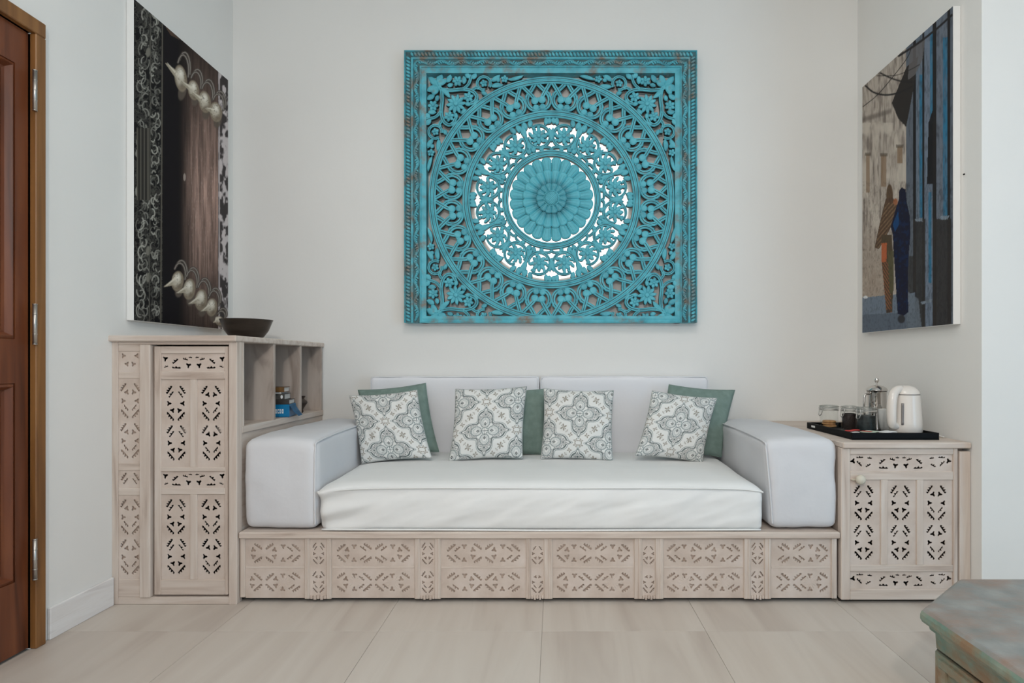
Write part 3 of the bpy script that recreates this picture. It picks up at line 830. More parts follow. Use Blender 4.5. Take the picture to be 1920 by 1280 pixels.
# printed pattern of the cushions
def print_pattern(x, y):
    """x, y in cushion widths; returns rgb of a medallion lattice print."""
    a, b = 0.44, 0.415
    p, q = (x / a + y / b) / 2, (x / a - y / b) / 2
    ip, iq = np.round(p), np.round(q)
    # fine choice of the closest centre
    X = x - (ip + iq) * a; Y = y - (ip - iq) * b
    col = np.empty(x.shape + (3,)); col[:] = (0.76, 0.76, 0.735)
    def paint(mask, c, k=1.0):
        mk = np.clip(mask, 0, 1)[..., None] * k
        col[:] = col * (1 - mk) + np.array(c) * mk
    line = lambda d, wd, soft=0.004: np.clip((wd - np.abs(d)) / soft + 0.5, 0, 1)
    th = np.arctan2(Y, X); r = np.hypot(X, Y)
    t4 = np.abs(((th / (PI / 2)) - np.round(th / (PI / 2))) * (PI / 2))
    R = 0.222 + 0.062 * np.cos(4 * th) - 0.012 * np.cos(8 * th) + 0.06 * np.exp(-(t4 / 0.07) ** 2)
    dark, mid, pale, beige = (0.02, 0.03, 0.033), (0.12, 0.15, 0.15), (0.20, 0.26, 0.265), (0.27, 0.24, 0.19)
    paint(line(r - R, 0.0105), mid)
    paint(line(r - (R + 0.028), 0.0045), pale)
    # lobes: reduce to one lobe along +x
    ca = np.round(th / (PI / 2)) * (PI / 2)
    lx = X * np.cos(ca) + Y * np.sin(ca); ly = -X * np.sin(ca) + Y * np.cos(ca)
    # palmette fans: tip and two shoulders
    for fx, fy, r0, r1 in ((0.228, 0.0, 0.012, 0.062), (0.160, 0.092, 0.012, 0.060), (0.160, -0.092, 0.012, 0.060)):
        dx, dy = lx - fx, ly - fy
        rr = np.hypot(dx, dy); aa = np.arctan2(dy, dx)
        ticks = np.clip(np.cos(aa * 13) * 1.6 + 0.15, 0, 1) * np.clip((rr - r0) / 0.005, 0, 1) * np.clip((r1 - rr) / 0.006, 0, 1)
        inside = np.clip((R - 0.014 - r) / 0.006, 0, 1) * (np.hypot(lx - 0.118, ly * 1.15) > 0.082)
        paint(ticks * inside, dark, 0.85)
        paint(np.clip((r0 - rr) / 0.004 + 0.5, 0, 1) * inside, mid)
    # inner petal with fine rays
    pr = np.hypot(lx - 0.118, ly * 1.15)
    paint(line(pr - 0.075, 0.0045), pale); paint(line(pr - 0.067, 0.002), mid)
    pa = np.arctan2(ly, lx - 0.118)
    paint(np.clip(np.cos(pa * 17) * 1.4, 0, 1) * np.clip((pr - 0.026) / 0.005, 0, 1) * np.clip((0.060 - pr) / 0.005, 0, 1), pale, 0.8)
    dm = np.abs(lx - 0.098) * 0.75 + np.abs(ly)
    paint(np.clip((0.020 - dm) / 0.004, 0, 1), dark); paint(np.clip((0.009 - dm) / 0.004, 0, 1), (0.72, 0.72, 0.69))
    paint((np.abs(ly) < 0.0035) * (lx < 0.06) * 0.9, mid)
    paint(np.clip((0.012 - np.hypot(np.abs(X) - 0.03, np.abs(Y) - 0.03)) / 0.004, 0, 1), pale)
    # small beige sprigs along the light bands
    for sx, sy, n, rad in ((0.22, 0.2075, 5, 0.052), (0.32, 0.105, 4, 0.034), (0.115, 0.305, 4, 0.034), (0.40, 0.03, 4, 0.032), (0.03, 0.38, 4, 0.032), (0.27, 0.155, 3, 0.022), (0.168, 0.256, 3, 0.022)):
        dx, dy = np.abs(X) - sx, np.abs(Y) - sy
        rr = np.hypot(dx, dy); aa = np.arctan2(dy, dx)
        paint(np.clip((np.abs(np.cos(aa * n / 2 + 0.4)) * rad - rr) / 0.004, 0, 1) * (rr > 0.005), beige, 0.9)
    return col

def cushion_mesh(size, thick, n, pattern=None, seed=0, shear=0.0):
    """Pillow in local x (right), z (up), front towards -y."""
    g = np.linspace(-1, 1, n + 1)
    A, B = np.meshgrid(g, g, indexing='ij')
    rimx = 1 - 0.055 * (1 - B ** 2); rimy = 1 - 0.055 * (1 - A ** 2)
    V, Fc, cols = [], [], []
    off = 0
    for s in (-1, 1):
        x = A * rimx * size / 2; z = B * rimy * size / 2
        th = thick / 2 * ((1 - A ** 2) * (1 - B ** 2)) ** 0.42
        cr = (fbm(A * 2.5 + 9, B * 2.5 + 9 + s, seed, 3) - 0.5) * 0.022 * np.sqrt(np.clip((1 - A ** 2) * (1 - B ** 2), 0, 1))
        y = s * (th + 0.0015) + cr - 0
        zz = z; x = x + shear * z
        V.append(np.stack([x, y, zz], -1).reshape(-1, 3))
        i, j = np.meshgrid(np.arange(n), np.arange(n), indexing='ij')
        k = (i * (n + 1) + j + off).ravel()
        q = np.stack([k, k + n + 1, k + n + 2, k + 1], 1)
        Fc.append(q if s < 0 else q[:, ::-1])
        if pattern is not None:
            cols.append(pattern(A / 2 * (1 - 0.03 * (1 - B ** 2)), B / 2 * (1 - 0.03 * (1 - A ** 2)), s).reshape(-1, 3))
        off += (n + 1) ** 2
    # edge strip
    e = []
    N1 = n + 1
    idx = [(i, 0) for i in range(n)] + [(n, j) for j in range(n)] + [(i, n) for i in range(n, 0, -1)] + [(0, j) for j in range(n, 0, -1)]
    lin = [i * N1 + j for i, j in idx]
    for k in range(len(lin)):
        a, b = lin[k], lin[(k + 1) % len(lin)]
        e.append((a, a + N1 * N1, b + N1 * N1, b))
    me = bpy.data.meshes.new('cushion')
    me.from_pydata(np.concatenate(V).tolist(), [], np.concatenate(Fc).tolist() + e)
    if pattern is not None:
        at = me.color_attributes.new('print', 'FLOAT_COLOR', 'POINT')
        cc = np.concatenate(cols); cc = np.concatenate([cc, np.ones((len(cc), 1))], 1)
        at.data.foreach_set('color', cc.astype(np.float32).ravel())
    me.update()
    return me

def cushion(name, label, group, px, py, Y, size, thick, roll, lean, yaw, mat, n=40, pattern=None, seed=0, shear=0.0):
    me = cushion_mesh(size, thick, n, pattern, seed, shear)
    X = (px - 1040) / F * Y; Z = EYE - (py - 680) / F * Y
    o = bpy.data.objects.new(name, me); C.objects.link(o)
    me.materials.append(mat)
    for p in me.polygons: p.use_smooth = True
    o.matrix_world = Matrix.Translation((X, Y, Z)) @ Matrix.Rotation(yaw, 4, 'Z') @ Matrix.Rotation(-lean, 4, 'X') @ Matrix.Rotation(roll, 4, 'Y')
    tag(o, label, 'cushion', group)
    # piped seam round the edge
    g = [(-1 + 2 * k / 24) for k in range(24)]
    ring = [(a, -1) for a in g] + [(1, a) for a in g] + [(-a, 1) for a in g] + [(-1, -a) for a in g]
    pts = [(a * (1 - 0.055 * (1 - b * b)) * size / 2, 0, b * (1 - 0.055 * (1 - a * a)) * size / 2) for a, b in ring]
    pts = [(p[0] + shear * p[2], p[1], p[2]) for p in pts]
    bm = bmesh.new(); bm_tube(bm, pts, 0.0026, 6, True)
    ms = from_bm(bm); ms.materials.append(mat if pattern is None else M['seam'])
    so = bpy.data.objects.new('seam', ms); C.objects.link(so); so.parent = o
    for p in ms.polygons: p.use_smooth = True
    return o
M['seam'] = simple('pale_grey_cotton_seam', (0.42, 0.44, 0.43), 0.95)
R_ = math.radians
def pat(cx, cy, rot=0.0):
    def f(x, y, s):
        x = x if s < 0 else -x
        c, s_ = math.cos(rot), math.sin(rot)
        return print_pattern((x - cx) * c - (y - cy) * s_, (x - cx) * s_ + (y - cy) * c)
    return f
GP, GS = 'printed medallion cushions', 'sage linen cushions'
cushion('scatter_cushion', 'grey and white printed cushion standing tilted against the cabinet-side arm bolster', GP, 731, 799, 3.07, 0.375, 0.12, R_(-5), R_(15), R_(-3), M['cushionprint'], 190, pat(-0.03, -0.36, 0.05), 1, -0.20)
cushion('scatter_cushion', 'grey and white printed cushion covering most of the middle sage cushion', GP, 916, 793, 3.08, 0.39, 0.12, R_(-2), R_(15), R_(2), M['cushionprint'], 190, pat(-0.03, -0.13, -0.02), 2, 0.09)
cushion('scatter_cushion', 'grey and white printed cushion with nothing but the white backrest behind it', GP, 1083, 795, 3.09, 0.385, 0.12, R_(1.5), R_(15), R_(-3), M['cushionprint'], 190, pat(0.03, 0.13, 0.03), 3)
cushion('scatter_cushion', 'grey and white printed cushion leaning on the sage cushion beside the kettle-side bolster', GP, 1269, 799, 3.06, 0.36, 0.12, R_(7), R_(15), R_(5), M['cushionprint'], 190, pat(-0.02, 0.0, 0.02), 4, 0.20)
cushion('scatter_cushion', 'plain sage green cushion tucked behind the printed cushion by the cabinet-side bolster', GS, 746, 788, 3.215, 0.395, 0.10, R_(-6), R_(12), R_(-4), M['sage'], 44, None, 5, -0.15)
cushion('scatter_cushion', 'plain sage green cushion standing between two printed cushions at the backrest seam', GS, 962, 791, 3.24, 0.375, 0.11, R_(-1), R_(11), 0, M['sage'], 44, None, 6)
cushion('scatter_cushion', 'plain sage green cushion wedged against the kettle-side arm bolster', GS, 1303, 788, 3.205, 0.385, 0.10, R_(5), R_(12), R_(5), M['sage'], 44, None, 7, 0.20)

# ------------------------------------------------------------------ turquoise carved mandala panel
YL = 3.392                         # front of the lattice
KM = YL / F                        # metres per photo pixel on that plane
UC, VC = (1034 - 1040) * KM, EYE + (680 - 374) * KM
mand = thing('mandala_panel', (UC, YB, VC - 232 * KM), 'square turquoise carved wooden mandala panel in a worn frame on the white wall', 'wall art')
MB_OFF = Vector((0, YL - YB, 232 * KM))
THK = 0.024

class Relief:
    """Flat carved strokes in pixel units (u right, v up); material 0 painted front, 1 sides darkened like shade."""
    def __init__(s): s.v = []; s.f = []; s.m = []
    def pt(s, u, v, d): s.v.append((u * KM, -d, v * KM)); return len(s.v) - 1
    def face(s, f, m): s.f.append(tuple(f)); s.m.append(m)
    def ribbon(s, pts, wd, closed=False, front=0.0, crown=0.0025, back=None, n=None):
        P = [np.array(p[:2], float) for p in pts]; N = len(P)
        ws = wd if isinstance(wd, (list, tuple)) else [wd] * N
        bk = -THK if back is None else back
        rows = []
        for i in range(N):
            a = P[(i - 1) % N] if (closed or i > 0) else P[i]
            b = P[(i + 1) % N] if (closed or i < N - 1) else P[i]
            t = b - a; t = t / max(np.hypot(*t), 1e-9); nn = np.array([-t[1], t[0]])
            r = []
            for k, d in ((-0.5, bk), (-0.5, front - 0.002), (-0.34, front + crown * 0.6), (-0.09, front + crown * 0.4), (0.0, front - crown * 0.5), (0.09, front + crown * 0.4), (0.34, front + crown * 0.6), (0.5, front - 0.002), (0.5, bk)):
                q = P[i] + nn * ws[i] * k
                r.append(s.pt(q[0], q[1], d))
            rows.append(r)
        for i in range(N if closed else N - 1):
            a, b = rows[i], rows[(i + 1) % N]
            for k in range(8):
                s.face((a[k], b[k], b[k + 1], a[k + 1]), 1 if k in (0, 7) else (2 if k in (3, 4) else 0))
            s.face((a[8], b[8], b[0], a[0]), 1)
        if not closed:
            s.face(rows[0], 1); s.face(rows[-1][::-1], 1)
    def blob(s, poly, front=0.0, dome=0.003, centre=None, back=None):
        bk = -THK if back is None else back
        P = np.array(poly, float); c = P.mean(0) if centre is None else np.array(centre, float)
        N = len(P)
        lo = [s.pt(p[0], p[1], bk) for p in P]; hi = [s.pt(p[0], p[1], front - 0.002) for p in P]
        mi = [s.pt(*(c + (p - c) * 0.72), front + dome * 0.7) for p in P]
        ce = s.pt(c[0], c[1], front + dome)
        for i in range(N):
            j = (i + 1) % N
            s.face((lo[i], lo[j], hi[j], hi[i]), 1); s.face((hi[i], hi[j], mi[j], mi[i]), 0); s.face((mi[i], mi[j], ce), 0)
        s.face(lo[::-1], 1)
    def disc(s, u, v, r, front=0.0, dome=0.003, n=14, back=None):
        s.blob([(u + r * math.cos(2 * PI * k / n), v + r * math.sin(2 * PI * k / n)) for k in range(n)], front, dome, None, back)
    def leafshape(s, p, q, wd, front=0.0, bend=0.0, dome=0.004):
        p, q = np.array(p, float), np.array(q, float); d = q - p; nn = np.array([-d[1], d[0]]) / max(np.hypot(*d), 1e-9)
        up = []; dn = []
        for k in range(7):
            t = k / 6; c = p + d * t + nn * bend * math.sin(PI * t); ww = wd * (math.sin(PI * min(1, t * 0.92 + 0.04)) ** 0.8) / 2
            up.append(c + nn * ww); dn.append(c - nn * ww)
        s.blob(up + dn[::-1][1:-1], front, dome)
    def flower(s, u, v, r, n=8, rot=0.0, front=0.003):
        for k in range(n):
            a = rot + 2 * PI * k / n
            s.leafshape((u + r * 0.16 * math.cos(a), v + r * 0.16 * math.sin(a)), (u + r * math.cos(a), v + r * math.sin(a)), r * 2.5 / n * 1.5, front, 0, 0.003)
        s.disc(u, v, r * 0.5, front - 0.001, 0.002, 12)
        s.disc(u, v, r * 0.24, front + 0.005, 0.004, 10, front)
    def build(s, name, parent=None, rot=0.0, at=None, smooth=False):
        me = bpy.data.meshes.new(name)
        me.from_pydata(s.v, [], s.f)
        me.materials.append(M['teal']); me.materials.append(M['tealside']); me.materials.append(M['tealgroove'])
        me.polygons.foreach_set('material_index', s.m)
        bm = bmesh.new(); bm.from_mesh(me)
        bmesh.ops.recalc_face_normals(bm, faces=bm.faces[:]); bm.to_mesh(me); bm.free()
        return add_relief(name, me, parent, rot)

def add_relief(name, me, parent, rot=0.0, dy=0.0):
    o = bpy.data.objects.new(name, me); C.objects.link(o); o.parent = parent
    o.location = MB_OFF + Vector((0, dy, 0)); o.rotation_euler = (0, rot, 0)
    return o

def arc(cu, cv, r, a0, a1, n):
    return [(cu + r * math.cos(a0 + (a1 - a0) * k / n), cv + r * math.sin(a0 + (a1 - a0) * k / n)) for k in range(n + 1)]

# rings (each two carved bands)
for nm, r0, r1, fr in (('outer_ring', 217, 230.5, 0.005), ('middle_ring', 153, 167, 0.005), ('inner_ring', 81, 93, 0.007)):
    q = Relief()
    wd = (r1 - r0) / 2 + 0.3
    for rc in (r0 + wd / 2, r1 - wd / 2):
        n = 128
        q.ribbon([(rc * math.cos(2 * PI * k / n), rc * math.sin(2 * PI * k / n)) for k in range(n)], wd, True, fr, 0.003)
    q.build(nm, mand)

# knot motifs between outer and middle ring
q = Relief()
loop = [(-3, 219), (-10, 209.5), (-17, 201), (-21, 193), (-21.3, 185), (-17.5, 176.5), (-10, 171), (0, 169)]
loop = loop + [(-u, v) for u, v in loop[:-1][::-1]]
q.ribbon([(p[0], p[1]) for p in smooth_path([(u, v, 0) for u, v in loop], 3)], 8.0, False, 0.0, 0.003)
for s_ in (-1, 1):
    q.ribbon([(p[0], p[1]) for p in smooth_path([(s_ * 26.5, 217.5, 0), (s_ * 19, 208, 0), (s_ * 11, 197.5, 0), (s_ * 6.8, 190.5, 0)], 3)], 7.4, False, 0.003, 0.003)
    q.disc(s_ * 6.8, 187.5, 7.0, 0.005, 0.004, 14)
    q.disc(s_ * 6.2, 174.3, 6.2, 0.003, 0.004, 14)
    q.leafshape((s_ * 21.5, 190), (s_ * 23.5, 200), 4, 0.001)
q.disc(0, 189.5, 4.0, 0.002, 0.003, 10)
ko = q.build('knot_motif', mand, 0.5 * 2 * PI / 24)
for k in range(1, 24):
    add_relief('knot_motif', ko.data, mand, (k + 0.5) * 2 * PI / 24)

# flower scrolls between middle and inner ring (mirrored pairs)
def scroll(side):
    q = Relief(); s_ = side
    q.flower(0, 121.5, 16.5, 8, 0.2 * s_, 0.002)
    a0 = PI / 2 - s_ * 0.5
    P = [(20.8 * math.cos(a0 + s_ * t), 121.5 + 20.8 * math.sin(a0 + s_ * t)) for t in np.linspace(0.0, 5.3, 30)]
    q.ribbon(P, [4.6 + 2.0 * k / 29 for k in range(30)], False, 0.0, 0.003)
    q.leafshape(P[0], (P[0][0] - s_ * 7, P[0][1] - 5), 5, 0.002)
    for a, l in ((0.9, 8), (2.3, 8), (3.7, 8), (5.0, 9), (0.1, 7), (3.0, 7)):
        b = s_ * a
        c = (21 * math.cos(b), 121.5 + 21 * math.sin(b)); d = (12.5 * math.cos(b + 0.35), 121.5 + 12.5 * math.sin(b + 0.35))
        q.leafshape(c, d, 6.0, 0.001)
    # stem to inner ring and spandrel leaves
    q.ribbon([(p[0], p[1]) for p in smooth_path([(-s_ * 19, 91, 0), (-s_ * 15.5, 97, 0), (-s_ * 5, 99.5, 0), (s_ * 6, 101.5, 0)], 4)], 5.0, False, 0.0, 0.003)
    q.leafshape((-s_ * 22.5, 140), (-s_ * 27.5, 152), 9.5, 0.001)
    q.leafshape((-s_ * 16, 139), (-s_ * 20, 154), 9.5, 0.001, 1.5 * s_)
    q.leafshape((s_ * 14, 140), (s_ * 9, 155), 9.5, 0.001)
    q.leafshape((s_ * 20, 137), (s_ * 24, 154), 9.0, 0.001)
    q.leafshape((s_ * 16, 92), (s_ * 13.5, 104), 9.5, 0.001)
    q.leafshape((-s_ * 2, 92), (s_ * 2, 100), 9.0, 0.001)
    q.leafshape((-s_ * 22.5, 106), (-s_ * 22.8, 134), 8.0, 0.002)
    q.leafshape((s_ * 24.0, 118), (s_ * 26.5, 151), 8.0, 0.0015)
    q.leafshape((s_ * 21.5, 96), (s_ * 23.0, 116), 6.0, 0.0015)
    return q
sa = scroll(1).build('flower_scroll', mand, 11.25 * PI / 180)
sb = scroll(-1).build('flower_scroll', mand, -11.25 * PI / 180)
for k in range(1, 8):
    add_relief('flower_scroll', sa.data, mand, R_(11.25 + 45 * k))
    add_relief('flower_scroll', sb.data, mand, R_(-11.25 + 45 * k))

# layered rosette
q = Relief(); q.disc(0, 0, 69, 0.002, 0.003, 48); q.build('rosette_disc', mand).data.materials[0] = M['tealgroove']  # disc coloured dark, painting shade into the gaps between petals
def petal(r0, r1, wd, z, back):
    q = Relief()
    P = []
    for k in range(9):
        a = PI * k / 8
        P.append((wd / 2 * math.cos(a), r1 - wd * 0.34 + wd * 0.34 * math.sin(a)))
    P += [(-wd * 0.5 * r0 / r1, r0), (wd * 0.5 * r0 / r1, r0)]
    q.blob(P, z, 0.0055, (0, r1 - wd * 0.5), back)
    for t in (-0.2, 0.2):
        q.ribbon([(t * wd * r0 / r1, r0 + 1), (t * wd, r1 - wd * 0.30)], 1.3, False, z + 0.0045, 0.0015, z)
    return q
for n, r0, r1, z, back in ((24, 46, 79, 0.008, -0.012), (20, 24, 55, 0.018, 0.003), (14, 10, 29, 0.028, 0.012)):
    pm = None
    for k in range(n):
        rot = 2 * PI * (k + 0.5) / n
        if pm is None:
            pm = petal(r0, r1, 2 * PI * r1 / n * 0.915, z, back).build('petal', mand, rot).data
        else:
            add_relief('petal', pm, mand, rot)
q = Relief(); q.disc(0, 0, 15, 0.034, 0.008, 28, 0.0)
for t in range(-4, 5):
    hw = math.sqrt(max(0.0, 13.2 ** 2 - (t * 3) ** 2)); z = 0.0335
    q.ribbon([(-hw * 0.7 + t * 2.1, -hw * 0.7 - t * 2.1), (hw * 0.7 + t * 2.1, hw * 0.7 - t * 2.1)], 0.9, False, 0.0425 - 0.0004 * abs(t) ** 1.4, 0.001, 0.03)
    q.ribbon([(-hw * 0.7 + t * 2.1, hw * 0.7 + t * 2.1), (hw * 0.7 + t * 2.1, -hw * 0.7 + t * 2.1)], 0.9, False, 0.0425 - 0.0004 * abs(t) ** 1.4, 0.001, 0.03)
q.build('rosette_boss', mand)

# corner sprays
def corner():
    q = Relief()
    def both(f):
        f(lambda u, v: (u, v)); f(lambda u, v: (-v, -u))
    q.flower(-179, 179, 19, 10, 0.1, 0.003)
    def half(t):
        rb = lambda pts, wd, n=4: q.ribbon([(p[0], p[1]) for p in smooth_path([(*t(*p), 0) for p in pts], n)], wd * 1.25, False, 0.001, 0.003)
        lf = lambda a, b, wd, bend=0.0: q.leafshape(t(*a), t(*b), wd * 1.35, 0.002, bend)
        q.flower(*t(-156, 192), 10.5, 6, 0.3, 0.002)
        q.flower(*t(-176, 222), 10.5, 6, 0.0, 0.002)
        rb([(-216, 213), (-204, 206.5), (-186, 205), (-166, 207), (-148, 203), (-140, 193), (-144, 184), (-152, 180)], 5.5)
        rb([(-166, 207), (-156, 216), (-152, 226), (-150, 234)], 4.5)
        rb(arc(-127, 218, 12.5, -0.6, 4.9, 12), 4.4, 1)
        q.flower(*t(-127, 218), 7.5, 5, 0.5, 0.001)
        rb([(-148, 206), (-141, 210), (-136, 208)], 4.5)
        lf((-114, 212), (-90, 214), 7, 1.5); lf((-114, 222), (-96, 233), 7, -1)
        q.flower(*t(-88, 226), 7.5, 5, 0.2, 0.001)
        lf((-82, 224), (-52, 232), 5.5, -1.0); lf((-104, 222), (-96, 226), 6)
        lf((-152, 228), (-162, 236), 7); lf((-150, 226), (-140, 236), 7)
        lf((-214, 214), (-196, 224), 9, 1.5); lf((-214, 216), (-204, 234), 9, 1.5); lf((-196, 219), (-188, 234), 7.5)
        lf((-210, 208), (-190, 190), 6, 2); lf((-196, 213), (-184, 216), 6)
        lf((-138, 190), (-146, 172), 6); lf((-132, 202), (-120, 196), 6); lf((-163, 180), (-150, 178), 6); lf((-170, 160), (-162, 168), 6)
        lf((-164, 216), (-164, 232), 7)
    both(half)
    lf0 = q.leafshape((-212, 212), (-230, 230), 12, 0.003)
    return q
co = corner().build('corner_spray', mand, 0)
for k in range(1, 4):
    me_ = co.data
    if k in (2, 3):
        # the lower sprays are cut off by the bottom lip
        me_ = co.data.copy(); me_.transform(Matrix.Rotation(k * PI / 2, 4, 'Y'))
        bm = bmesh.new(); bm.from_mesh(me_)
        bmesh.ops.bisect_plane(bm, geom=bm.verts[:] + bm.edges[:] + bm.faces[:], plane_co=(0, 0, -224 * KM), plane_no=(0, 0, -1), clear_outer=True)
        bm.to_mesh(me_); bm.free(); me_.transform(Matrix.Rotation(-k * PI / 2, 4, 'Y'))
    add_relief('corner_spray', me_, mand, k * PI / 2)

# frame: mitred moulding on three sides, plain lip below
UL, UR, VT, VB = -275, 272, 277, -231      # outer edges relative to the rosette centre, in lattice-plane pixels
KF = 0.9965                                 # front of frame stands a little nearer
prof = [(0, -0.056), (0, 0.018), (1.6, 0.021), (2.6, 0.013), (12.6, 0.013), (13.4, 0.021), (16.4, 0.021), (17.2, 0.012), (28.6, 0.012), (29.4, 0.020), (31, 0.020), (32, 0.012), (34, 0.009), (40.5, 0.004), (40.5, -0.056)]
def rail(name, a, b, inward, cutb=False):
    """a, b outer corner points; inward unit vector; mitre at both ends unless cutb."""
    a, b, inn = np.array(a, float), np.array(b, float), np.array(inward, float)
    d = (b - a) / np.hypot(*(b - a))
    q = Relief(); R0 = []; R1 = []
    for off, dep in prof:
        p = a + inn * off + d * off; r = b + inn * off - (0 if cutb else 1) * d * off
        R0.append(q.pt(p[0], p[1], dep)); R1.append(q.pt(r[0], r[1], dep))
    m = len(prof)
    for k in range(m - 1): q.face((R0[k], R1[k], R1[k + 1], R0[k + 1]), 2 if k in (3, 7) else 0)
    q.face((R0[m - 1], R1[m - 1], R1[0], R0[0]), 0)
    q.face(R0, 0); q.face(R1[::-1], 0)
    o = q.build(name, mand); o.data.materials[0] = M['tealframe']
    # rope twist on the outer band, wave and leaflets on the inner band
    L = np.hypot(*(b - a)); c = Relief()
    x = 12.0
    while x < L - (4 if cutb else 12):
        p0 = a + d * x + inn * 3.0; p1 = a + d * (x + 5.2) + inn * 12.2
        c.leafshape(p0, p1, 5.0, 0.0165, 0, 0.005)
        x += 6.6
    W_ = []
    n = int(L / 5)
    for k in range(n + 1):
        t = 22 + (L - 44 + (18 if cutb else 0)) * k / n
        W_.append(a + d * t + inn * (23 + 4.2 * math.sin(t * 2 * PI / 40)))
    c.ribbon(W_, 3.4, False, 0.018, 0.002, 0.010)
    t = 26.0
    while t < L - (10 if cutb else 30):
        s_ = 1 if math.sin(t * 2 * PI / 40) < 0 else -1
        p0 = a + d * t + inn * (23 + 3.6 * math.sin(t * 2 * PI / 40)); p1 = p0 + d * 5 + inn * s_ * 5.2
        if 17.5 < float(np.dot(p1 - a, inn)) < 28.5:
            c.leafshape(p0, p1, 3.4, 0.0155, 0, 0.004)
        t += 4.0
    co_ = c.build('rail_carving', None); co_.data.materials[0] = M['tealframe']; co_.parent = o; co_.location = (0, 0, 0)
    return o
rail('frame_top', (UL, VT), (UR, VT), (0, -1))
rail('frame_left', (UL, VT), (UL, VB), (1, 0), True)
rail('frame_right', (UR, VT), (UR, VB), (-1, 0), True)
q = Relief()
prof2 = [(0, -0.056), (0, 0.012), (3, 0.014), (5, 0.010), (8, 0.012), (12.5, 0.008), (12.5, -0.056)]
A = [q.pt(UL + 31, VB + o_, d_) for o_, d_ in prof2]; B = [q.pt(UR - 31, VB + o_, d_) for o_, d_ in prof2]
for k in range(len(prof2)):
    j = (k + 1) % len(prof2); q.face((A[k], B[k], B[j], A[j]), 0)
q.face(A, 0); q.face(B[::-1], 0)
q.build('frame_bottom', mand).data.materials[0] = M['tealframe']
# round light panel behind the rosette that backlights the fretwork
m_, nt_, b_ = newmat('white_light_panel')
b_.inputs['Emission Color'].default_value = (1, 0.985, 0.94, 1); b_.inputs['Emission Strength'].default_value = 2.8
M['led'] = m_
lp = link('back_light', lathe_mesh([(0, 0), (0.465, 0), (0.465, 0.006), (0.46, 0.008), (0, 0.008)], 64), M['led'], None)
lp.data.transform(Matrix.Translation((UC, YB - 0.001, VC)) @ Matrix.Rotation(PI / 2, 4, 'X'))
lp.data.transform(Matrix.Translation(-base_of(mand))); lp.parent = mand

# ------------------------------------------------------------------ printed canvases
class Print:
    def __init__(s, x, y): s.x, s.y = x, y; s.c = np.zeros(x.shape + (3,))
    def fill(s, mask, col, k=1.0):
        m = (np.clip(mask, 0, 1) * k)[..., None]
        col = np.asarray(col); s.c = s.c * (1 - m) + col * m
    def ell(s, cx, cy, a, b, rot=0.0, soft=0.25):
        c, t = math.cos(rot), math.sin(rot)
        X = (s.x - cx) * c + (s.y - cy) * t; Y = -(s.x - cx) * t + (s.y - cy) * c
        return np.clip((1 - np.hypot(X / a, Y / b)) / soft, 0, 1)
    def seg(s, p, q, w0, w1=None, soft=0.8):
        w1 = w0 if w1 is None else w1
        d = (q[0] - p[0], q[1] - p[1]); L2 = d[0] ** 2 + d[1] ** 2
        t = np.clip(((s.x - p[0]) * d[0] + (s.y - p[1]) * d[1]) / L2, 0, 1)
        r = np.hypot(s.x - p[0] - d[0] * t, s.y - p[1] - d[1] * t)
        return np.clip((w0 + (w1 - w0) * t - r) / soft + 0.5, 0, 1)
    def line(s, pts, w, soft=0.8):
        m = np.zeros(s.x.shape)
        for a, b in zip(pts[:-1], pts[1:]): m = np.maximum(m, s.seg(a, b, w, w, soft))
        return m
    def poly(s, pts):
        ins = np.zeros(s.x.shape, bool); n = len(pts)
        for i in range(n):
            (x0, y0), (x1, y1) = pts[i], pts[(i + 1) % n]
            if y0 == y1: continue
            cr = ((y0 > s.y) != (y1 > s.y)) & (s.x < (x1 - x0) * (s.y - y0) / (y1 - y0) + x0)
            ins ^= cr
        return ins.astype(float)

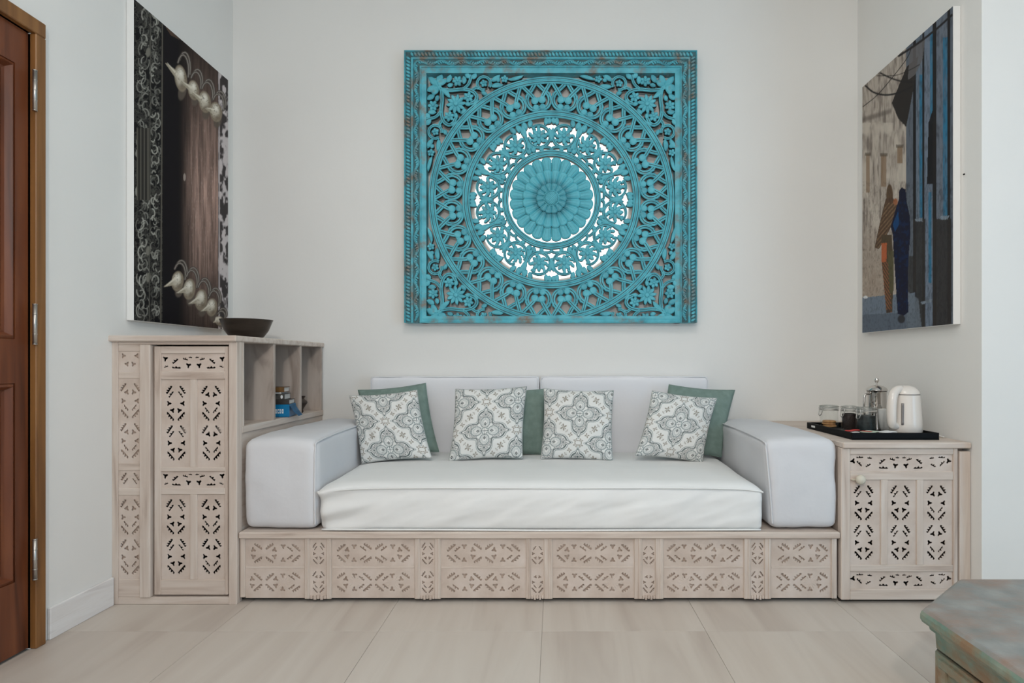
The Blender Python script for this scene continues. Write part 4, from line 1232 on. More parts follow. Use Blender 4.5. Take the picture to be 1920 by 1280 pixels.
def paint_door(p):
    x, y = p.x, p.y
    rnd = np.random.default_rng(5)
    p.fill(np.ones_like(x), (0.006, 0.005, 0.006))
    # carved jamb
    j = (x < 305)
    n = fbm(x / 7 + 3, y / 9 + 3, 31, 4)
    p.fill(j * np.clip((np.abs(n - 0.5) < 0.05) * 1.0, 0, 1), (0.07, 0.068, 0.058), 0.8)
    p.fill(j * (n > 0.62), (0.045, 0.043, 0.038), 0.8)
    yy = 20.0
    while yy < 605:
        for cx, rr in ((268, 12), (291, 9)):
            for k in range(3):
                c = (cx + rnd.uniform(-6, 6), yy + rnd.uniform(-9, 9)); r = rr * rnd.uniform(0.45, 1.0); a = rnd.uniform(0, 6.28); sp = rnd.uniform(1.8, 3.6)
                pts = [(c[0] + r * 0.7 * math.cos(a + sp * t / 7), c[1] + r * 1.15 * math.sin(a + sp * t / 7)) for t in range(8)]
                p.fill(j * p.line(pts, rnd.uniform(0.5, 1.2)), np.array((0.24, 0.235, 0.205)) * rnd.uniform(0.25, 1.9), 0.9)
        yy += 15
    for cy in (98, 262, 470, 520):
        p.fill(p.ell(278, cy, 5, 10, 0.1), (0.19, 0.18, 0.15))
    stripe = ((x > 256) & (x < 281) & (y > 240) & (y < 375))
    p.fill(stripe * 1.0, (0.028, 0.026, 0.022))
    p.fill(stripe * (np.sin((x - 256) * 0.95) > 0.35), (0.12, 0.11, 0.09), 0.9)
    p.fill(((np.abs(x - 282.5 + 0.004 * y) < 1.0)) * 1.0, (0.10, 0.095, 0.08), 0.8)
    edge = 305 - 0.006 * y
    p.fill(np.clip(1.6 - np.abs(x - edge), 0, 1), (0.14, 0.125, 0.10), 0.85)
    # shadow of the door and its brown board
    k = np.clip((x - 330) / 30, 0, 1) * (x < 409)
    g = fbm(x / 2.2, y / 60, 12, 4); g2 = fbm(x / 1.1, y / 7, 19, 3)
    glow = np.exp(-((y - 370) / 170) ** 2) * np.clip((x - 338) / 28, 0, 1)
    base = np.array((0.020, 0.013, 0.010)) + (glow * (0.20 + 1.15 * g ** 1.5))[..., None] * np.array((0.50, 0.325, 0.265))
    base = base + (glow * np.clip(g2 - 0.62, 0, 1))[..., None] * np.array((0.5, 0.4, 0.36))
    m = (k > 0)[..., None] * k[..., None]
    p.c = p.c * (1 - m) + base * m
    p.fill(((x > 306) & (x < 335) & (y > 40)) * 1.0, (0.0055, 0.004, 0.006), 0.9)
    p.fill(p.poly([(310, 30), (330, 46), (337, 75), (320, 66), (309, 48)]), (0.10, 0.06, 0.04), 0.8)
    p.fill(p.ell(346, 332, 2.6, 8), (0.35, 0.29, 0.25))
    # blurred bright carving on the far side
    bk = np.clip((x - 408.5) / 2, 0, 1)
    b = fbm(x / 6 + 5, y / 14 + 5, 77, 3)
    p.fill(bk, (0.05, 0.042, 0.042)); p.fill(bk * np.clip((b - 0.45) * 7, 0, 1), (0.60, 0.54, 0.53)); p.fill(np.clip(1.8 - np.abs(x - 411), 0, 1), (0.55, 0.48, 0.47), 0.8)
    # brass spikes
    def spike(tip, c, a, bb, rot):
        for dx, dy in ((8, -9), (5, -4)):
            ar = [(c[0] + dx + a * 0.9 * math.cos(t), c[1] + dy - bb * 0.35 + bb * 1.1 * math.sin(t)) for t in np.linspace(-2.6, 0.4, 9)]
            p.fill(p.line(ar, 2.2), (0.075, 0.062, 0.052)); p.fill(p.line(ar, 0.75), (0.36, 0.32, 0.28), 0.8)
        p.fill(p.ell(c[0] + 4, c[1] + bb * 0.9, a * 0.7, bb * 0.75, 0.2), (0.12, 0.095, 0.075), 0.9)
        p.fill(p.ell(c[0] + 1, c[1] + 1, a, bb, rot, 0.12), (0.26, 0.21, 0.15))
        p.fill(p.seg(tip, c, 0.8, a * 0.62), (0.40, 0.345, 0.26))
        p.fill(p.ell(c[0] - 0.5, c[1] - 1, a * 0.82, bb * 0.8, rot, 0.5), (0.56, 0.50, 0.40))
        p.fill(p.ell(c[0] + 1, c[1] - bb * 0.3, a * 0.6, bb * 0.5, rot, 0.9), (0.88, 0.83, 0.73))
        p.fill(p.seg((tip[0] + 3, tip[1] - 0.8), (c[0] - 4, c[1] - 4), 0.5, 2.2), (0.80, 0.74, 0.62), 0.7)
        sp_ = fbm(p.x / 2.5, p.y / 2.5, int(c[0]), 3)
        p.fill(np.clip((sp_ - 0.62) * 8, 0, 1) * p.ell(c[0], c[1], a, bb, rot), (0.14, 0.11, 0.075), 0.6)
        p.fill(p.ell(c[0] + 3, c[1] + bb * 0.55, a * 0.55, bb * 0.3, rot, 0.8), (0.16, 0.12, 0.085), 0.7)
    for tip, c, a, bb in (((311, 119), (338, 146), 12, 27), ((340, 154), (362, 168), 11, 20), ((360, 174), (383, 190), 12, 22), ((385, 203), (404, 209), 12, 20)):
        spike(tip, c, a, bb, -0.15)
    for tip, c, a, bb in (((308, 537), (332, 526), 12, 20), ((331, 549), (354, 541), 12, 21), ((354, 569), (376, 561), 12, 21), ((377, 583), (396, 575), 11, 18), ((400, 604), (410, 600), 8, 9)):
        spike(tip, c, a, bb, 0.1)

def paint_alley(p):
    x, y = p.x, p.y
    w0 = np.array((0.47, 0.41, 0.35))
    n = fbm(x / 5 + 2, y / 22 + 2, 41, 5); n2 = fbm(x / 3, y / 45, 47, 4); n3 = fbm(x / 14, y / 30, 49, 3)
    p.fill(np.ones_like(x), w0)
    p.fill(np.clip((n - 0.46) * 4, 0, 1) * np.clip((330 - y) / 120, 0.25, 1), (0.17, 0.14, 0.12), 0.75)
    fine = fbm(x / 1.6, y / 14, 43, 4); p.fill(np.clip((fine - 0.5) * 5, 0, 1) * (y < 560), (0.26, 0.22, 0.185), 0.5)
    p.fill(np.clip((n2 - 0.56) * 6, 0, 1) * (y < 470), (0.13, 0.105, 0.09), 0.7)
    p.fill(np.clip((n3 - 0.55) * 6, 0, 1) * (y > 230), (0.60, 0.54, 0.46), 0.7)
    p.fill(np.clip((y - 400) / 120, 0, 1) * 0.5 * (x < 1665), (0.30, 0.22, 0.16))
    band = np.abs(y - (224 - 0.32 * (x - 1620)))
    p.fill(np.clip(1.4 - band / 5, 0, 1) * (x < 1672), (0.12, 0.10, 0.085), 0.65)
    for cx, cy, hw, hh in ((1627, 325, 3.5, 36), (1657, 320, 5, 30), (1687, 290, 5, 16)):
        p.fill(((np.abs(x - cx) < hw) & (np.abs(y - cy) < hh)) * 1.0, (0.26, 0.17, 0.10), 0.8)
        p.fill(((np.abs(x - cx) < hw + 2) & (np.abs(y - (cy - hh)) < 3)) * 1.0, (0.10, 0.08, 0.06), 0.7)
    # blue doors and buttresses
    rt = (x > 1699 - np.clip((150 - y) * 0.0, 0, 1))
    p.fill((x > 1699) * 1.0, (0.085, 0.095, 0.115))
    cols = [(1699, 1712, (0.12, 0.14, 0.17)), (1712, 1717, (0.014, 0.013, 0.014)), (1717, 1729, (0.15, 0.19, 0.24)), (1729, 1733, (0.015, 0.013, 0.013)),
            (1733, 1749, (0.17, 0.21, 0.27)), (1749, 1756, (0.018, 0.016, 0.016)), (1756, 1776, (0.15, 0.175, 0.215)), (1776, 1782, (0.018, 0.016, 0.017)), (1782, 1790, (0.12, 0.14, 0.17))]
    for a, b, c in cols:
        p.fill(((x >= a) & (x < b)) * 1.0, c)
    for a, b, y0, y1 in ((1724, 1729, 140, 412), (1744, 1749, 60, 235), (1768, 1776, 70, 410), (1741, 1747, 360, 530)):
        p.fill(((x > a) & (x < b) & (y > y0) & (y < y1)) * np.clip(0.35 + fbm(x / 4, y / 25, 55, 3), 0, 1), (0.02, 0.17, 0.30), 0.9)
    p.fill(p.poly([(1741, 230), (1749, 205), (1749, 345), (1738, 345)]), (0.012, 0.012, 0.014))
    p.fill(((x > 1712) & (x < 1735) & (y > 410)) * 1.0, (0.035, 0.031, 0.028), 0.92)
    p.fill(((x > 1749) & (x < 1784) & (y > 410)) * 1.0, (0.035, 0.030, 0.027), 0.92)
    p.fill(((x > 1699) & (x < 1712) & (y > 480)) * 1.0, (0.045, 0.043, 0.042), 0.9)
    for pts in ([(1715, 411), (1729, 408), (1730, 415), (1718, 415)], [(1764, 405), (1780, 404), (1777, 411), (1764, 412)], [(1726, 566), (1748, 560), (1746, 566), (1729, 570)]):
        p.fill(p.poly(pts), (0.24, 0.29, 0.34))
    p.fill(np.clip(fbm(x / 2.5, y / 12, 61, 4) - 0.45, 0, 1) * 2 * (x > 1699), (0.02, 0.02, 0.024), 0.7)
    # dark canopy
    p.fill(p.poly([(1672, 193), (1700, 125), (1722, 105), (1716, 140), (1714, 160), (1699, 238), (1684, 222)]), (0.028, 0.024, 0.022))
    p.fill(p.poly([(1706, 95), (1735, 70), (1730, 110), (1716, 140), (1702, 150)]), (0.14, 0.13, 0.13), 0.8)
    for pts, wd in (([(1685, 105), (1720, 82), (1755, 55), (1785, 28)], 2.0), ([(1651, 137), (1672, 147), (1694, 153), (1714, 154)], 1.5), ([(1623, 161), (1638, 173), (1660, 178), (1684, 174), (1713, 161)], 1.7),
                    ([(1618, 200), (1645, 178), (1675, 143), (1700, 110), (1708, 92)], 0.7), ([(1645, 142), (1680, 141), (1706, 131), (1724, 121)], 0.7)):
        p.fill(p.line([(q_[0], q_[1]) for q_ in smooth_path([(a, b, 0) for a, b in pts], 5)], wd), (0.022, 0.02, 0.02))
    # street
    p.fill((y > 558 - 0.09 * (x - 1612)) * (x < 1716) * 1.0, (0.16, 0.20, 0.25))
    p.fill((y > 590 - 0.05 * (x - 1612)) * (x < 1724) * 1.0, (0.10, 0.125, 0.16), 0.8)
    p.fill(p.ell(1623, 557, 5, 3), (0.75, 0.77, 0.78)); p.fill(p.poly([(1700, 545), (1722, 560), (1728, 612), (1700, 616)]), (0.15, 0.18, 0.215), 0.8)
    # two walkers in wraps
    og = (0.20, 0.085, 0.035)
    p.fill(p.ell(1668, 366, 6.5, 22, 0, 0.1), (0.115, 0.07, 0.04))
    p.fill(p.poly([(1661, 372), (1674, 370), (1682, 385), (1680, 410), (1668, 430), (1648, 467), (1640, 464), (1648, 425), (1655, 395)]), (0.10, 0.058, 0.036))
    zz = (np.sin((x * 0.9 + y * 0.75)) > 0.2) * p.poly([(1661, 380), (1680, 380), (1680, 405), (1666, 432), (1648, 465), (1642, 462), (1652, 410)])
    p.fill(zz * np.clip(fbm(x / 2, y / 2, 83, 3) * 1.6, 0, 1), (0.27, 0.17, 0.09), 0.7)
    p.fill(p.ell(1679, 378, 5, 7), (0.34, 0.13, 0.06))
    p.fill(p.poly([(1653, 440), (1672, 440), (1675, 520), (1673, 585), (1662, 587), (1658, 540), (1653, 490)]), (0.085, 0.06, 0.035))
    p.fill(p.poly([(1653, 456), (1663, 455), (1662, 490), (1653, 492)]), (0.50, 0.13, 0.05), 0.85)
    p.fill((np.sin(x * 1.3 - y * 0.8) > 0.4) * p.poly([(1654, 490), (1666, 490), (1672, 585), (1662, 585), (1657, 540)]), (0.38, 0.13, 0.06), 0.7)
    p.fill(p.poly([(1664, 470), (1676, 470), (1676, 545), (1668, 552)]), (0.10, 0.09, 0.045), 0.9)
    p.fill(p.poly([(1686, 357), (1691, 351), (1698, 355), (1700, 378), (1706, 405), (1707, 440), (1702, 500), (1703, 585), (1694, 592), (1683, 588), (1680, 540), (1676, 480), (1674, 440), (1670, 425), (1680, 390), (1685, 375)]), (0.009, 0.011, 0.030))
    nb = fbm(x / 4, y / 5, 71, 3)
    p.fill(np.clip((nb - 0.56) * 9, 0, 1) * p.poly([(1686, 375), (1698, 375), (1704, 410), (1702, 580), (1684, 580), (1676, 450), (1672, 425)]), (0.008, 0.020, 0.065), 0.9)
    p.fill(p.poly([(1674, 420), (1684, 395), (1686, 420), (1678, 435)]), (0.008, 0.06, 0.18), 0.9)
    p.fill(np.clip(fbm(x / 1.5, y / 4, 91, 4) - 0.5, 0, 1) * 2.2 * (y > 340), (0.02, 0.018, 0.017), 0.55)
    p.fill(p.ell(1690, 598, 8, 9), (0.035, 0.035, 0.04)); p.fill(p.ell(1666, 583, 5, 4), (0.06, 0.04, 0.03))

def canvas(name, label, xw, xf, y0, y1, z0, z1, painter, nu, nv):
    """Stretched canvas on a side wall: white sides, printed face at xf."""
    t = thing(name, (xw, (y0 + y1) / 2, z0), label, 'picture', 'printed canvases on the side walls')
    s = 1 if xf > xw else -1
    box('canvas_stretcher', xw + s * 0.001, xf - s * 0.0012, y0, y1, z0, z1, M['white'], t, 0.002)
    yy = np.linspace(y0 + 0.0015, y1 - 0.0015, nu + 1); zz = np.linspace(z0 + 0.0015, z1 - 0.0015, nv + 1)
    Yg, Zg = np.meshgrid(yy, zz, indexing='ij')
    p = Print(1040 + F * xf / Yg, 680 - F * (Zg - EYE) / Yg)     # drawing units: the print was measured from the photograph
    painter(p)
    V = np.stack([np.full(Yg.shape, xf), Yg, Zg], -1).reshape(-1, 3)
    i, j = np.meshgrid(np.arange(nu), np.arange(nv), indexing='ij')
    k = (i * (nv + 1) + j).ravel()
    q = np.stack([k, k + nv + 1, k + nv + 2, k + 1], 1)
    if s < 0: q = q[:, ::-1]
    me = bpy.data.meshes.new('print'); me.from_pydata(V.tolist(), [], q.tolist())
    at = me.color_attributes.new('print', 'FLOAT_COLOR', 'POINT')
    cc = np.concatenate([np.clip(p.c, 0, 1).reshape(-1, 3), np.ones((p.c.size // 3, 1))], 1)
    at.data.foreach_set('color', cc.astype(np.float32).ravel()); me.update()
    link('canvas_face', me, M['canvasprint'], t)
    return t
canvas('canvas_picture', 'tall canvas photograph of a dark carved door with brass spikes', XL, -1.915, 2.588, 3.337, 1.257, 2.722, paint_door, 200, 420)
canvas('canvas_picture', 'tall canvas photograph of two wrapped walkers in a blue alley', XR, 1.80, 2.570, 3.330, 1.238, 2.677, paint_alley, 200, 420)
tag(box('wall_nail', XR - 0.006, XR, 2.545, 2.551, 1.905, 1.911, M['black'], None, 0.0005), 'tiny dark nail in the wall beside the alley canvas', 'nail')

# ------------------------------------------------------------------ bowl, books, vase on the tall cabinet
bw = lathe('wooden_bowl', [(0, 0.004), (0.05, 0.0), (0.062, 0.002), (0.085, 0.022), (0.108, 0.055), (0.128, 0.108), (0.131, 0.112), (0.124, 0.110), (0.103, 0.060), (0.08, 0.030), (0.05, 0.014), (0, 0.012)],
           (0, 0, 0), M['bowl'], None, 48)
bw.location = (-1.668, 3.08, ZT1 + 0.0005)
tag(bw, 'dark polished wooden bowl on top of the tall carved cabinet', 'bowl')

def book(name, label, cx, cy, z, lx, ly, h, rot, cover, round_spine=False, group='books stacked in the shelf'):
    t = thing(name, (0, 0, 0), label, 'book', group)
    c = 0.0022
    box('pages', -lx / 2 + 0.004, lx / 2 - 0.004, -ly / 2 + 0.002, ly / 2 - 0.004, c, h - c, M['paper'], t, 0)
    boxes('cover', [(-lx / 2, lx / 2, -ly / 2, ly / 2, 0, c), (-lx / 2, lx / 2, -ly / 2, ly / 2, h - c, h), (-lx / 2, lx / 2, -ly / 2 - 0.002, -ly / 2, 0, h)], cover, t, 0.0006)
    t.location = (cx, cy, z); t.rotation_euler = (0, 0, rot)
    return t
zb = 0.7795
bl = thing('blue_box', (0, 0, 0), 'bright blue paper carton with a drooping flap under the stacked books', 'box')
L_, Wd, Hb = 0.20, 0.13, 0.066
box('carton', -L_ / 2, L_ / 2, -Wd / 2, Wd / 2, 0, Hb, M['blue'], bl, 0.003)
bm = bmesh.new()
fv = [(L_ / 2, -Wd / 2 + 0.005, Hb - 0.004), (L_ / 2, Wd / 2 - 0.02, Hb - 0.004), (L_ / 2 + 0.022, Wd / 2 - 0.03, 0.03), (L_ / 2 + 0.022, -Wd / 2 + 0.004, 0.026), (L_ / 2 + 0.044, -Wd / 2 + 0.012, 0.004), (L_ / 2 + 0.046, Wd / 2 - 0.05, 0.005)]
vv = [bm.verts.new(p) for p in fv]
for f in ((0, 1, 2, 3), (3, 2, 5, 4)): bm.faces.new([vv[i] for i in f])
bmesh.ops.solidify(bm, geom=bm.faces[:], thickness=0.002)
link('flap', from_bm(bm), M['blue'], bl)
# white block lettering, too blurred in the photograph to read
gl = []
for k, (wd_, full) in enumerate(((0.008, 1), (0.006, 1), (0.008, 0), (0.007, 1), (0.008, 0), (0.006, 1), (0.008, 1))):
    x0 = -0.005 + k * 0.0105 + (0.006 if k > 2 else 0)
    gl.append((x0, x0 + wd_ * 0.35, -Wd / 2 - 0.0008, -Wd / 2, 0.020, 0.042))
    gl.append((x0 + wd_ * 0.35, x0 + wd_, -Wd / 2 - 0.0008, -Wd / 2, 0.036, 0.042))
    gl.append((x0 + wd_ * 0.35, x0 + wd_, -Wd / 2 - 0.0008, -Wd / 2, 0.020, 0.026))
    if full: gl.append((x0 + wd_ * 0.7, x0 + wd_, -Wd / 2 - 0.0008, -Wd / 2, 0.026, 0.036))
boxes('lettering', gl, M['white'], bl)
bl.location = (-1.502, 3.030, zb); bl.rotation_euler = (0, 0, R_(10))
z = zb + Hb + 0.0005
for lab, h, lx, ly, rot, cov, dx in (('charcoal paperback lying directly on the blue carton', 0.024, 0.198, 0.125, 12, M['bookdark'], -0.002), ('mottled dark grey paperback with a pale round mark on its spine', 0.030, 0.178, 0.115, 10, M['bookgrey'], -0.014),
                                ('thin pale booklet under the brown book', 0.008, 0.16, 0.10, 8, M['paper'], -0.022), ('brown paperback on top of the small book stack', 0.026, 0.174, 0.11, 11, M['bookbrown'], -0.016)):
    b = book('paperback_book', lab, -1.502 + dx, 3.030, z, lx, ly, h, R_(rot), cov)
    if 'round mark' in lab:
        o = link('spine_mark', lathe_mesh([(0, 0), (0.007, 0), (0.007, 0.001), (0, 0.001)], 16), M['white'], None)
        o.data.transform(Matrix.Translation((lx / 2 - 0.014, -ly / 2 - 0.0025, h / 2)) @ Matrix.Diagonal((0.8, 1, 1.4, 1)) @ Matrix.Rotation(PI / 2, 4, 'X')); o.parent = b
    z += h + 0.0005
vz = lathe('wooden_vase', [(0, 0), (0.016, 0), (0.02, 0.006), (0.018, 0.02), (0.03, 0.04), (0.041, 0.058), (0.038, 0.068), (0.026, 0.076), (0.024, 0.083), (0.031, 0.094), (0.027, 0.095), (0.018, 0.086), (0, 0.08)], (0, 0, 0), M['darkwood'], None, 16)
vz.location = (-1.452, 3.24, 0.7795)
tag(vz, 'small dark carved wooden vase in the last open shelf', 'vase')

# ------------------------------------------------------------------ tray and tea things
ZTB = ZF(829) + 0.0005
TX0, TX1, TY0, TY1 = 1.352, 1.748, 2.585, 3.05
tr = thing('serving_tray', ((TX0 + TX1) / 2, (TY0 + TY1) / 2, ZTB), 'black lacquered square tray with low rim on the side cabinet', 'tray')
boxes('tray_base', [(TX0, TX1, TY0, TY1, ZTB, ZTB + 0.006)], M['black'], tr, 0.001)
for nm, b in (('tray_rim', (TX0, TX1, TY0, TY0 + 0.008)), ('tray_rim', (TX0, TX1, TY1 - 0.008, TY1)), ('tray_rim', (TX0, TX0 + 0.008, TY0 + 0.008, TY1 - 0.008)), ('tray_rim', (TX1 - 0.008, TX1, TY0 + 0.008, TY1 - 0.008))):
    box(nm, *b, ZTB + 0.006, ZTB + 0.032, M['black'], tr, 0.0015)
box('maker_tag', TX0 - 0.001, TX0, 2.955, 2.995, ZTB + 0.012, ZTB + 0.022, M['white'], tr, 0)
ZTr = ZTB + 0.0065

# kettle
kt = thing('electric_kettle', (0, 0, 0), 'cream plastic electric kettle with grey water gauge on the black tray', 'kettle')
lathe('base_plate', [(0, 0), (0.071, 0), (0.073, 0.004), (0.071, 0.016), (0.064, 0.018), (0, 0.018)], (0, 0, 0), M['cream'], kt, 40)
lathe('body', [(0, 0.019), (0.067, 0.019), (0.070, 0.024), (0.069, 0.06), (0.066, 0.11), (0.0625, 0.155), (0.0605, 0.192), (0.058, 0.1925), (0, 0.1925)], (0, 0, 0), M['cream'], kt, 48)
lathe('lid_seam', [(0.0595, 0.1925), (0.0602, 0.1935), (0.0602, 0.1955), (0.059, 0.1965)], (0, 0, 0), M['grey'], kt, 48, True, True)
lathe('lid', [(0.0597, 0.1968), (0.058, 0.204), (0.050, 0.218), (0.038, 0.229), (0.02, 0.236), (0, 0.238)], (0, 0, 0), M['cream'], kt, 48)
hp = smooth_path([(-0.030, -0.012, 0.222), (-0.060, -0.026, 0.214), (-0.082, -0.036, 0.188), (-0.090, -0.040, 0.14), (-0.091, -0.041, 0.09), (-0.086, -0.038, 0.058), (-0.060, -0.026, 0.046)], 6)
bm = bmesh.new(); bm_tube(bm, hp, [0.017 + 0.004 * math.sin(PI * k / (len(hp) - 1)) for k in range(len(hp))], 14)
link('handle', from_bm(bm), M['cream'], kt, True)
bm = bmesh.new(); bm_tube(bm, smooth_path([(0.048, 0.02, 0.165), (0.066, 0.028, 0.182), (0.073, 0.031, 0.194)], 4), [0.02, 0.019, 0.018, 0.017, 0.015, 0.014, 0.013, 0.012, 0.011], 12)
link('spout', from_bm(bm), M['cream'], kt, True)
# water gauge on the body behind the handle
gp = []
for k in range(9):
    z = 0.055 + 0.10 * k / 8; r = 0.0705 - 0.0085 * (z - 0.02) / 0.16 + 0.0010
    gp.append((r * math.cos(R_(228)), r * math.sin(R_(228)), z))
bm = bmesh.new(); bm_tube(bm, gp, 0.006, 8); link('water_gauge', from_bm(bm), M['grey'], kt, True)
kt.location = (1.6655, 2.70, ZTr)
tag(tube('kettle_cord', smooth_path([(TX1 - 0.015, 2.80, ZTB + 0.037), (TX1 + 0.004, 2.80, ZTB + 0.040), (TX1 + 0.03, 2.785, ZTB + 0.028), (TX1 + 0.055, 2.76, ZTB + 0.008), (TX1 + 0.068, 2.72, ZTB + 0.0045), (TX1 + 0.072, 2.66, ZTB + 0.0035)], 8), 0.0032, M['porcelain'], None, 8),
    'thin white kettle cord running off the tray', 'cord')

# coffee press
pr = thing('coffee_press', (0, 0, 0), 'tall polished chrome coffee press with ball knob behind the jars', 'coffee press')
lathe('body', [(0, 0.004), (0.047, 0.004), (0.049, 0.0), (0.05, 0.006), (0.046, 0.016), (0.0455, 0.19), (0.048, 0.196), (0.046, 0.199), (0.0, 0.199)], (0, 0, 0), M['chrome'], pr, 48)
lathe('lid', [(0.0505, 0.1995), (0.0515, 0.203), (0.046, 0.214), (0.03, 0.224), (0.012, 0.229), (0, 0.230)], (0, 0, 0), M['chrome'], pr, 48)
lathe('plunger_knob', [(0.004, 0.229), (0.004, 0.240), (0.008, 0.243), (0.0115, 0.250), (0.0115, 0.256), (0.008, 0.263), (0, 0.266)], (0, 0, 0), M['chrome'], pr, 20)
tube('handle', smooth_path([(-0.044, -0.012, 0.185), (-0.07, -0.02, 0.18), (-0.077, -0.022, 0.15), (-0.074, -0.021, 0.08), (-0.06, -0.017, 0.045), (-0.044, -0.012, 0.04)], 6), 0.0055, M['chrome'], pr, 10)
bm = bmesh.new(); bm_tube(bm, [(0.038, 0.012, 0.185), (0.052, 0.016, 0.192), (0.062, 0.019, 0.199)], [0.016, 0.013, 0.008], 10)
link('spout', from_bm(bm), M['chrome'], pr, True)
pr.location = (1.668, 2.947, ZTr)

# clip-top jars
def jar(label, x, y, r, h, rot, content):
    t = thing('glass_jar', (0, 0, 0), label, 'jar', 'clip-top glass jars on the tray')
    lathe('glass_body', [(0, 0), (r * 0.92, 0), (r, 0.005), (r, h * 0.74), (r * 0.96, h * 0.80), (r * 0.98, h * 0.84), (r * 0.92, h * 0.84), (r * 0.90, h * 0.8), (r - 0.004, h * 0.72), (r - 0.004, 0.008), (r * 0.8, 0.006), (0, 0.006)], (0, 0, 0), M['glass'], t, 36)
    lathe('glass_lid', [(0, h * 0.87), (r * 0.9, h * 0.87), (r * 1.04, h * 0.88), (r * 1.05, h * 0.93), (r * 0.98, h * 0.97), (r * 0.5, h), (0, h)], (0, 0, 0), M['lidglass'], t, 36)
    lathe('rubber_seal', [(r * 0.90, h * 0.842), (r * 1.03, h * 0.842), (r * 1.03, h * 0.868), (r * 0.90, h * 0.868)], (0, 0, 0), M['sealgrey'], t, 36, True, True)
    tube('neck_wire', [((r * 1.02) * math.cos(2 * PI * k / 28), (r * 1.02) * math.sin(2 * PI * k / 28), h * 0.79) for k in range(28)], 0.0019, M['steel'], t, 6, True)
    tube('lid_wire', [((r * 1.06) * math.cos(2 * PI * k / 28), (r * 1.06) * math.sin(2 * PI * k / 28), h * 0.935) for k in range(28)], 0.0019, M['steel'], t, 6, True)
    c, s_ = math.cos(rot), math.sin(rot)
    def P(a, b, z): return (a * c - b * s_, a * s_ + b * c, z)
    tube('clasp', [P(r * 1.05, -0.008, h * 0.94), P(r * 1.22, -0.010, h * 0.90), P(r * 1.16, -0.011, h * 0.76), P(r * 1.30, -0.009, h * 0.60), P(r * 1.34, 0, h * 0.55), P(r * 1.30, 0.009, h * 0.60), P(r * 1.16, 0.011, h * 0.76), P(r * 1.22, 0.010, h * 0.90), P(r * 1.05, 0.008, h * 0.94)], 0.0021, M['steel'], t, 6)
    if content:
        lathe('contents', [(0, 0.0085), (r - 0.0065, 0.0085), (r - 0.0055, 0.012), (r - 0.0055, h * 0.66), (r * 0.5, h * 0.69), (0, h * 0.68)], (0, 0, 0), content, t, 30)
    t.location = (x, y, ZTr)
    return t
M['sealgrey'] = simple('translucent_grey_seal', (0.55, 0.53, 0.50), 0.6)
JX, JY = 1.440, 2.985
jar('clear glass clip-top jar holding a short stack of biscuits', JX, JY, 0.045, 0.124, R_(196), None)
jar('clear glass clip-top jar filled with dark ground coffee', 1.497, 2.885, 0.041, 0.128, R_(200), M['coffee'])
jar('clear glass clip-top jar packed with black tea sachets', 1.520, 2.775, 0.046, 0.130, R_(205), M['tea'])
for k in range(3):
    b = lathe('biscuit', [(0, 0), (0.030, 0), (0.033, 0.003), (0.033, 0.0075), (0.029, 0.0105), (0.012, 0.0098), (0, 0.0105)], (0, 0, 0), M['biscuit'], None, 22)
    b.location = (JX + (0.002, -0.002, 0.0005)[k], JY + (-0.001, 0.001, 0)[k], ZTr + 0.0090 + k * 0.0112)
    tag(b, ('round golden biscuit at the bottom of the glass jar', 'round golden biscuit in the middle of the jar stack', 'round golden biscuit on top of the jar stack')[k], 'biscuit', 'biscuits in the jar')

# white cup between press and kettle
cp = thing('white_cup', (0, 0, 0), 'white porcelain cup with a curved handle between coffee press and kettle', 'cup')
lathe('cup_body', [(0, 0.003), (0.024, 0.0), (0.028, 0.003), (0.034, 0.02), (0.040, 0.06), (0.041, 0.10), (0.042, 0.112), (0.0385, 0.111), (0.0375, 0.09), (0.036, 0.055), (0.03, 0.02), (0.02, 0.008), (0, 0.008)], (0, 0, 0), M['porcelain'], cp, 36)
tube('handle', smooth_path([(-0.038, -0.01, 0.092), (-0.058, -0.016, 0.092), (-0.066, -0.018, 0.066), (-0.056, -0.016, 0.036), (-0.035, -0.01, 0.032)], 6), 0.005, M['porcelain'], cp, 10)
cp.location = (1.663, 2.842, ZTr); cp.rotation_euler = (0, 0, R_(165))

# sachets and sticks
def sachet(label, x, y, lx, ly, rot, mat, z=0.0, stripe=None):
    t = thing('sachet', (0, 0, 0), label, 'sachet', 'paper sachets on the tray')
    me = rounded_box_mesh((0, 0, 0.003), (lx / 2, ly / 2, 0.003), 0.0025, (10, 6, 3), lambda P, N: P + np.stack([0 * P[:, 0], 0 * P[:, 0], 0.0012 * np.sin(P[:, 0] * 90)], 1))
    link('paper', me, mat, t, True)
    if stripe:
        box('printed_band', -lx * 0.46, -lx * 0.2, -ly * 0.44, ly * 0.44, 0.0068, 0.0078, stripe, t, 0)
    t.location = (x, y, ZTr + 0.0012 + z); t.rotation_euler = (0, 0, rot)
for x, y, rot, z, lab in ((1.46, 2.655, 0.5, 0.0, 'white paper sachet lowest under the green sachet'), (1.475, 2.65, 0.2, 0.009, 'white paper sachet directly under the green sachet'),
                          (1.545, 2.652, 0.35, 0.0, 'white paper sachet lowest in the pile by the kettle'), (1.55, 2.656, 0.1, 0.009, 'white paper sachet in the middle of the pile by the kettle')):
    sachet(lab, x, y, 0.075, 0.045, rot, M['white'], z)
sachet('pale green and red paper sachet on top of the sachet pile', 1.470, 2.655, 0.085, 0.05, 0.6, M['palegreen'], 0.018, M['red'])
sachet('white paper sachet on top of the pile by the kettle', 1.548, 2.655, 0.08, 0.048, 0.3, M['white'], 0.018)
sachet('red paper sugar stick propped high beside the green sachet', 1.408, 2.69, 0.085, 0.014, 0.4, M['red'], 0.020)
sachet('white and red paper sugar stick lying under the red stick', 1.405, 2.69, 0.085, 0.014, 0.3, M['white'], 0.010, M['red'])
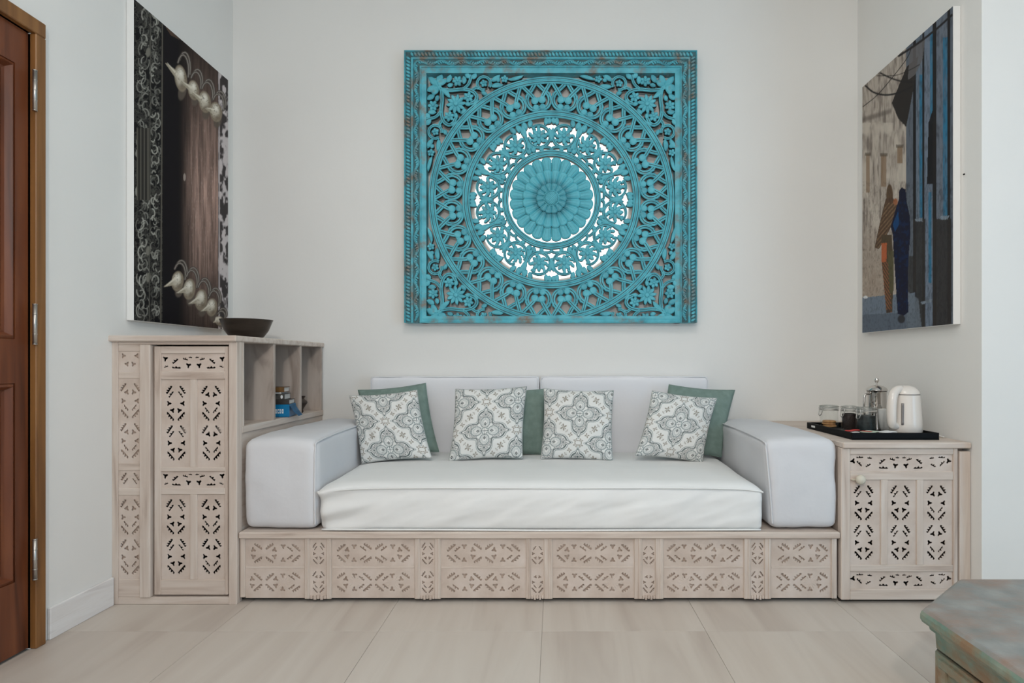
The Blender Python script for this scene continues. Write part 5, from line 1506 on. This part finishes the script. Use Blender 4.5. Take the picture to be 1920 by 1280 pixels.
sachet('plain white paper sugar stick at the bottom beside the pile', 1.405, 2.69, 0.085, 0.014, 0.35, M['white'], 0.0)
# two teaspoons
for k, (x, y, rot) in enumerate(((1.592, 2.755, 2.3), (1.575, 2.80, 2.6))):
    sp = thing('teaspoon', (0, 0, 0), ('shiny metal teaspoon lying against the white sachet', 'shiny metal teaspoon lying along the tray rim')[k], 'spoon', 'teaspoons on the tray')
    me = rounded_box_mesh((0.05, 0, 0.004), (0.02, 0.013, 0.003), 0.0029, (8, 6, 2), lambda P, N: P * np.array([1, 1, 1.0]) + np.stack([0 * P[:, 0], -P[:, 1] * (np.abs(P[:, 0]) / 0.02) ** 2 * 0.6, 40 * 0.2 * P[:, 1] ** 2], 1))
    link('spoon_bowl', me, M['chrome'], sp, True)
    tube('spoon_stem', [(0.034, 0, 0.004), (0.0, 0, 0.006), (-0.06, 0, 0.003)], [0.002, 0.002, 0.003], M['chrome'], sp, 8)
    sp.location = (x, y, ZTr + 0.001); sp.rotation_euler = (0, 0, rot)

# ------------------------------------------------------------------ painted chest in the corner of the view
ZC = 0.42
CX0, CX1, CY0, CY1, CH = 0.962, 1.78, 0.80, 1.706, 0.245
def octo(ins):
    a, b, c, d = CX0 + ins, CX1 - ins, CY0 + ins, CY1 - ins
    h = CH - ins * 0.41
    return [(a, c + h * 0.85), (a + h, c), (b - h, c), (b, c + h * 0.85), (b, d - h * 0.85), (b - h, d), (a + h, d), (a, d - h * 0.85)]
def prism(name, layers, mat, parent, bev=0):
    bm = bmesh.new(); rings = []
    for ins, z in layers:
        rings.append([bm.verts.new((x, y, z)) for x, y in octo(ins)])
    for p, q in zip(rings[:-1], rings[1:]):
        for k in range(8): bm.faces.new((p[k], p[(k + 1) % 8], q[(k + 1) % 8], q[k]))
    bm.faces.new(rings[0][::-1]); bm.faces.new(rings[-1])
    return link(name, from_bm(bm), mat, parent)
ch = thing('painted_chest', ((CX0 + CX1) / 2, (CY0 + CY1) / 2, 0), 'worn green-grey painted wooden chest with chamfered corners and a rounded lid edge', 'chest')
prism('lid_edge', [(0.013, ZC - 0.040), (0.004, ZC - 0.036), (0.0, ZC - 0.028), (0.0, ZC - 0.016), (0.003, ZC - 0.007)], M['chestbody'], ch)
prism('lid_top', [(0.0031, ZC - 0.0069), (0.010, ZC - 0.001), (0.014, ZC)], M['chesttop'], ch)
prism('lid_moulding', [(0.026, ZC - 0.058), (0.018, ZC - 0.052), (0.0155, ZC - 0.0405)], M['chestbody'], ch)
prism('lid_frieze', [(0.030, ZC - 0.096), (0.028, ZC - 0.0585)], M['chestbody'], ch)
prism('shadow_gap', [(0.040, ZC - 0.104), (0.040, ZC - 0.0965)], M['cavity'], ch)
prism('body', [(0.028, 0.06), (0.028, ZC - 0.1045)], M['chestbody'], ch)
prism('plinth', [(0.018, 0.0), (0.018, 0.05), (0.027, 0.0595)], M['chestbody'], ch)
for k in range(8):
    # carved frame strip on each face
    o8 = octo(0.028); a, b = Vector((*o8[k], 0)), Vector((*o8[(k + 1) % 8], 0))
    d = (b - a).normalized(); n_ = Vector((d.y, -d.x, 0)); L = (b - a).length
    bm = bmesh.new()
    for s0, s1, z0, z1 in ((0.02, L - 0.02, 0.285, 0.305), (0.02, L - 0.02, 0.08, 0.10), (0.02, 0.045, 0.101, 0.284), (L - 0.045, L - 0.02, 0.101, 0.284)):
        vs_ = []
        for off in (0.0, 0.006):
            for s, z in ((s0, z0), (s1, z0), (s1, z1), (s0, z1)):
                p = a + d * s + n_ * off; vs_.append(bm.verts.new((p.x, p.y, z)))
        for f in ((0, 1, 2, 3), (4, 5, 6, 7), (0, 1, 5, 4), (1, 2, 6, 5), (2, 3, 7, 6), (3, 0, 4, 7)): bm.faces.new([vs_[i] for i in f])
    link('panel_frame', from_bm(bm), M['chestbody'], ch)
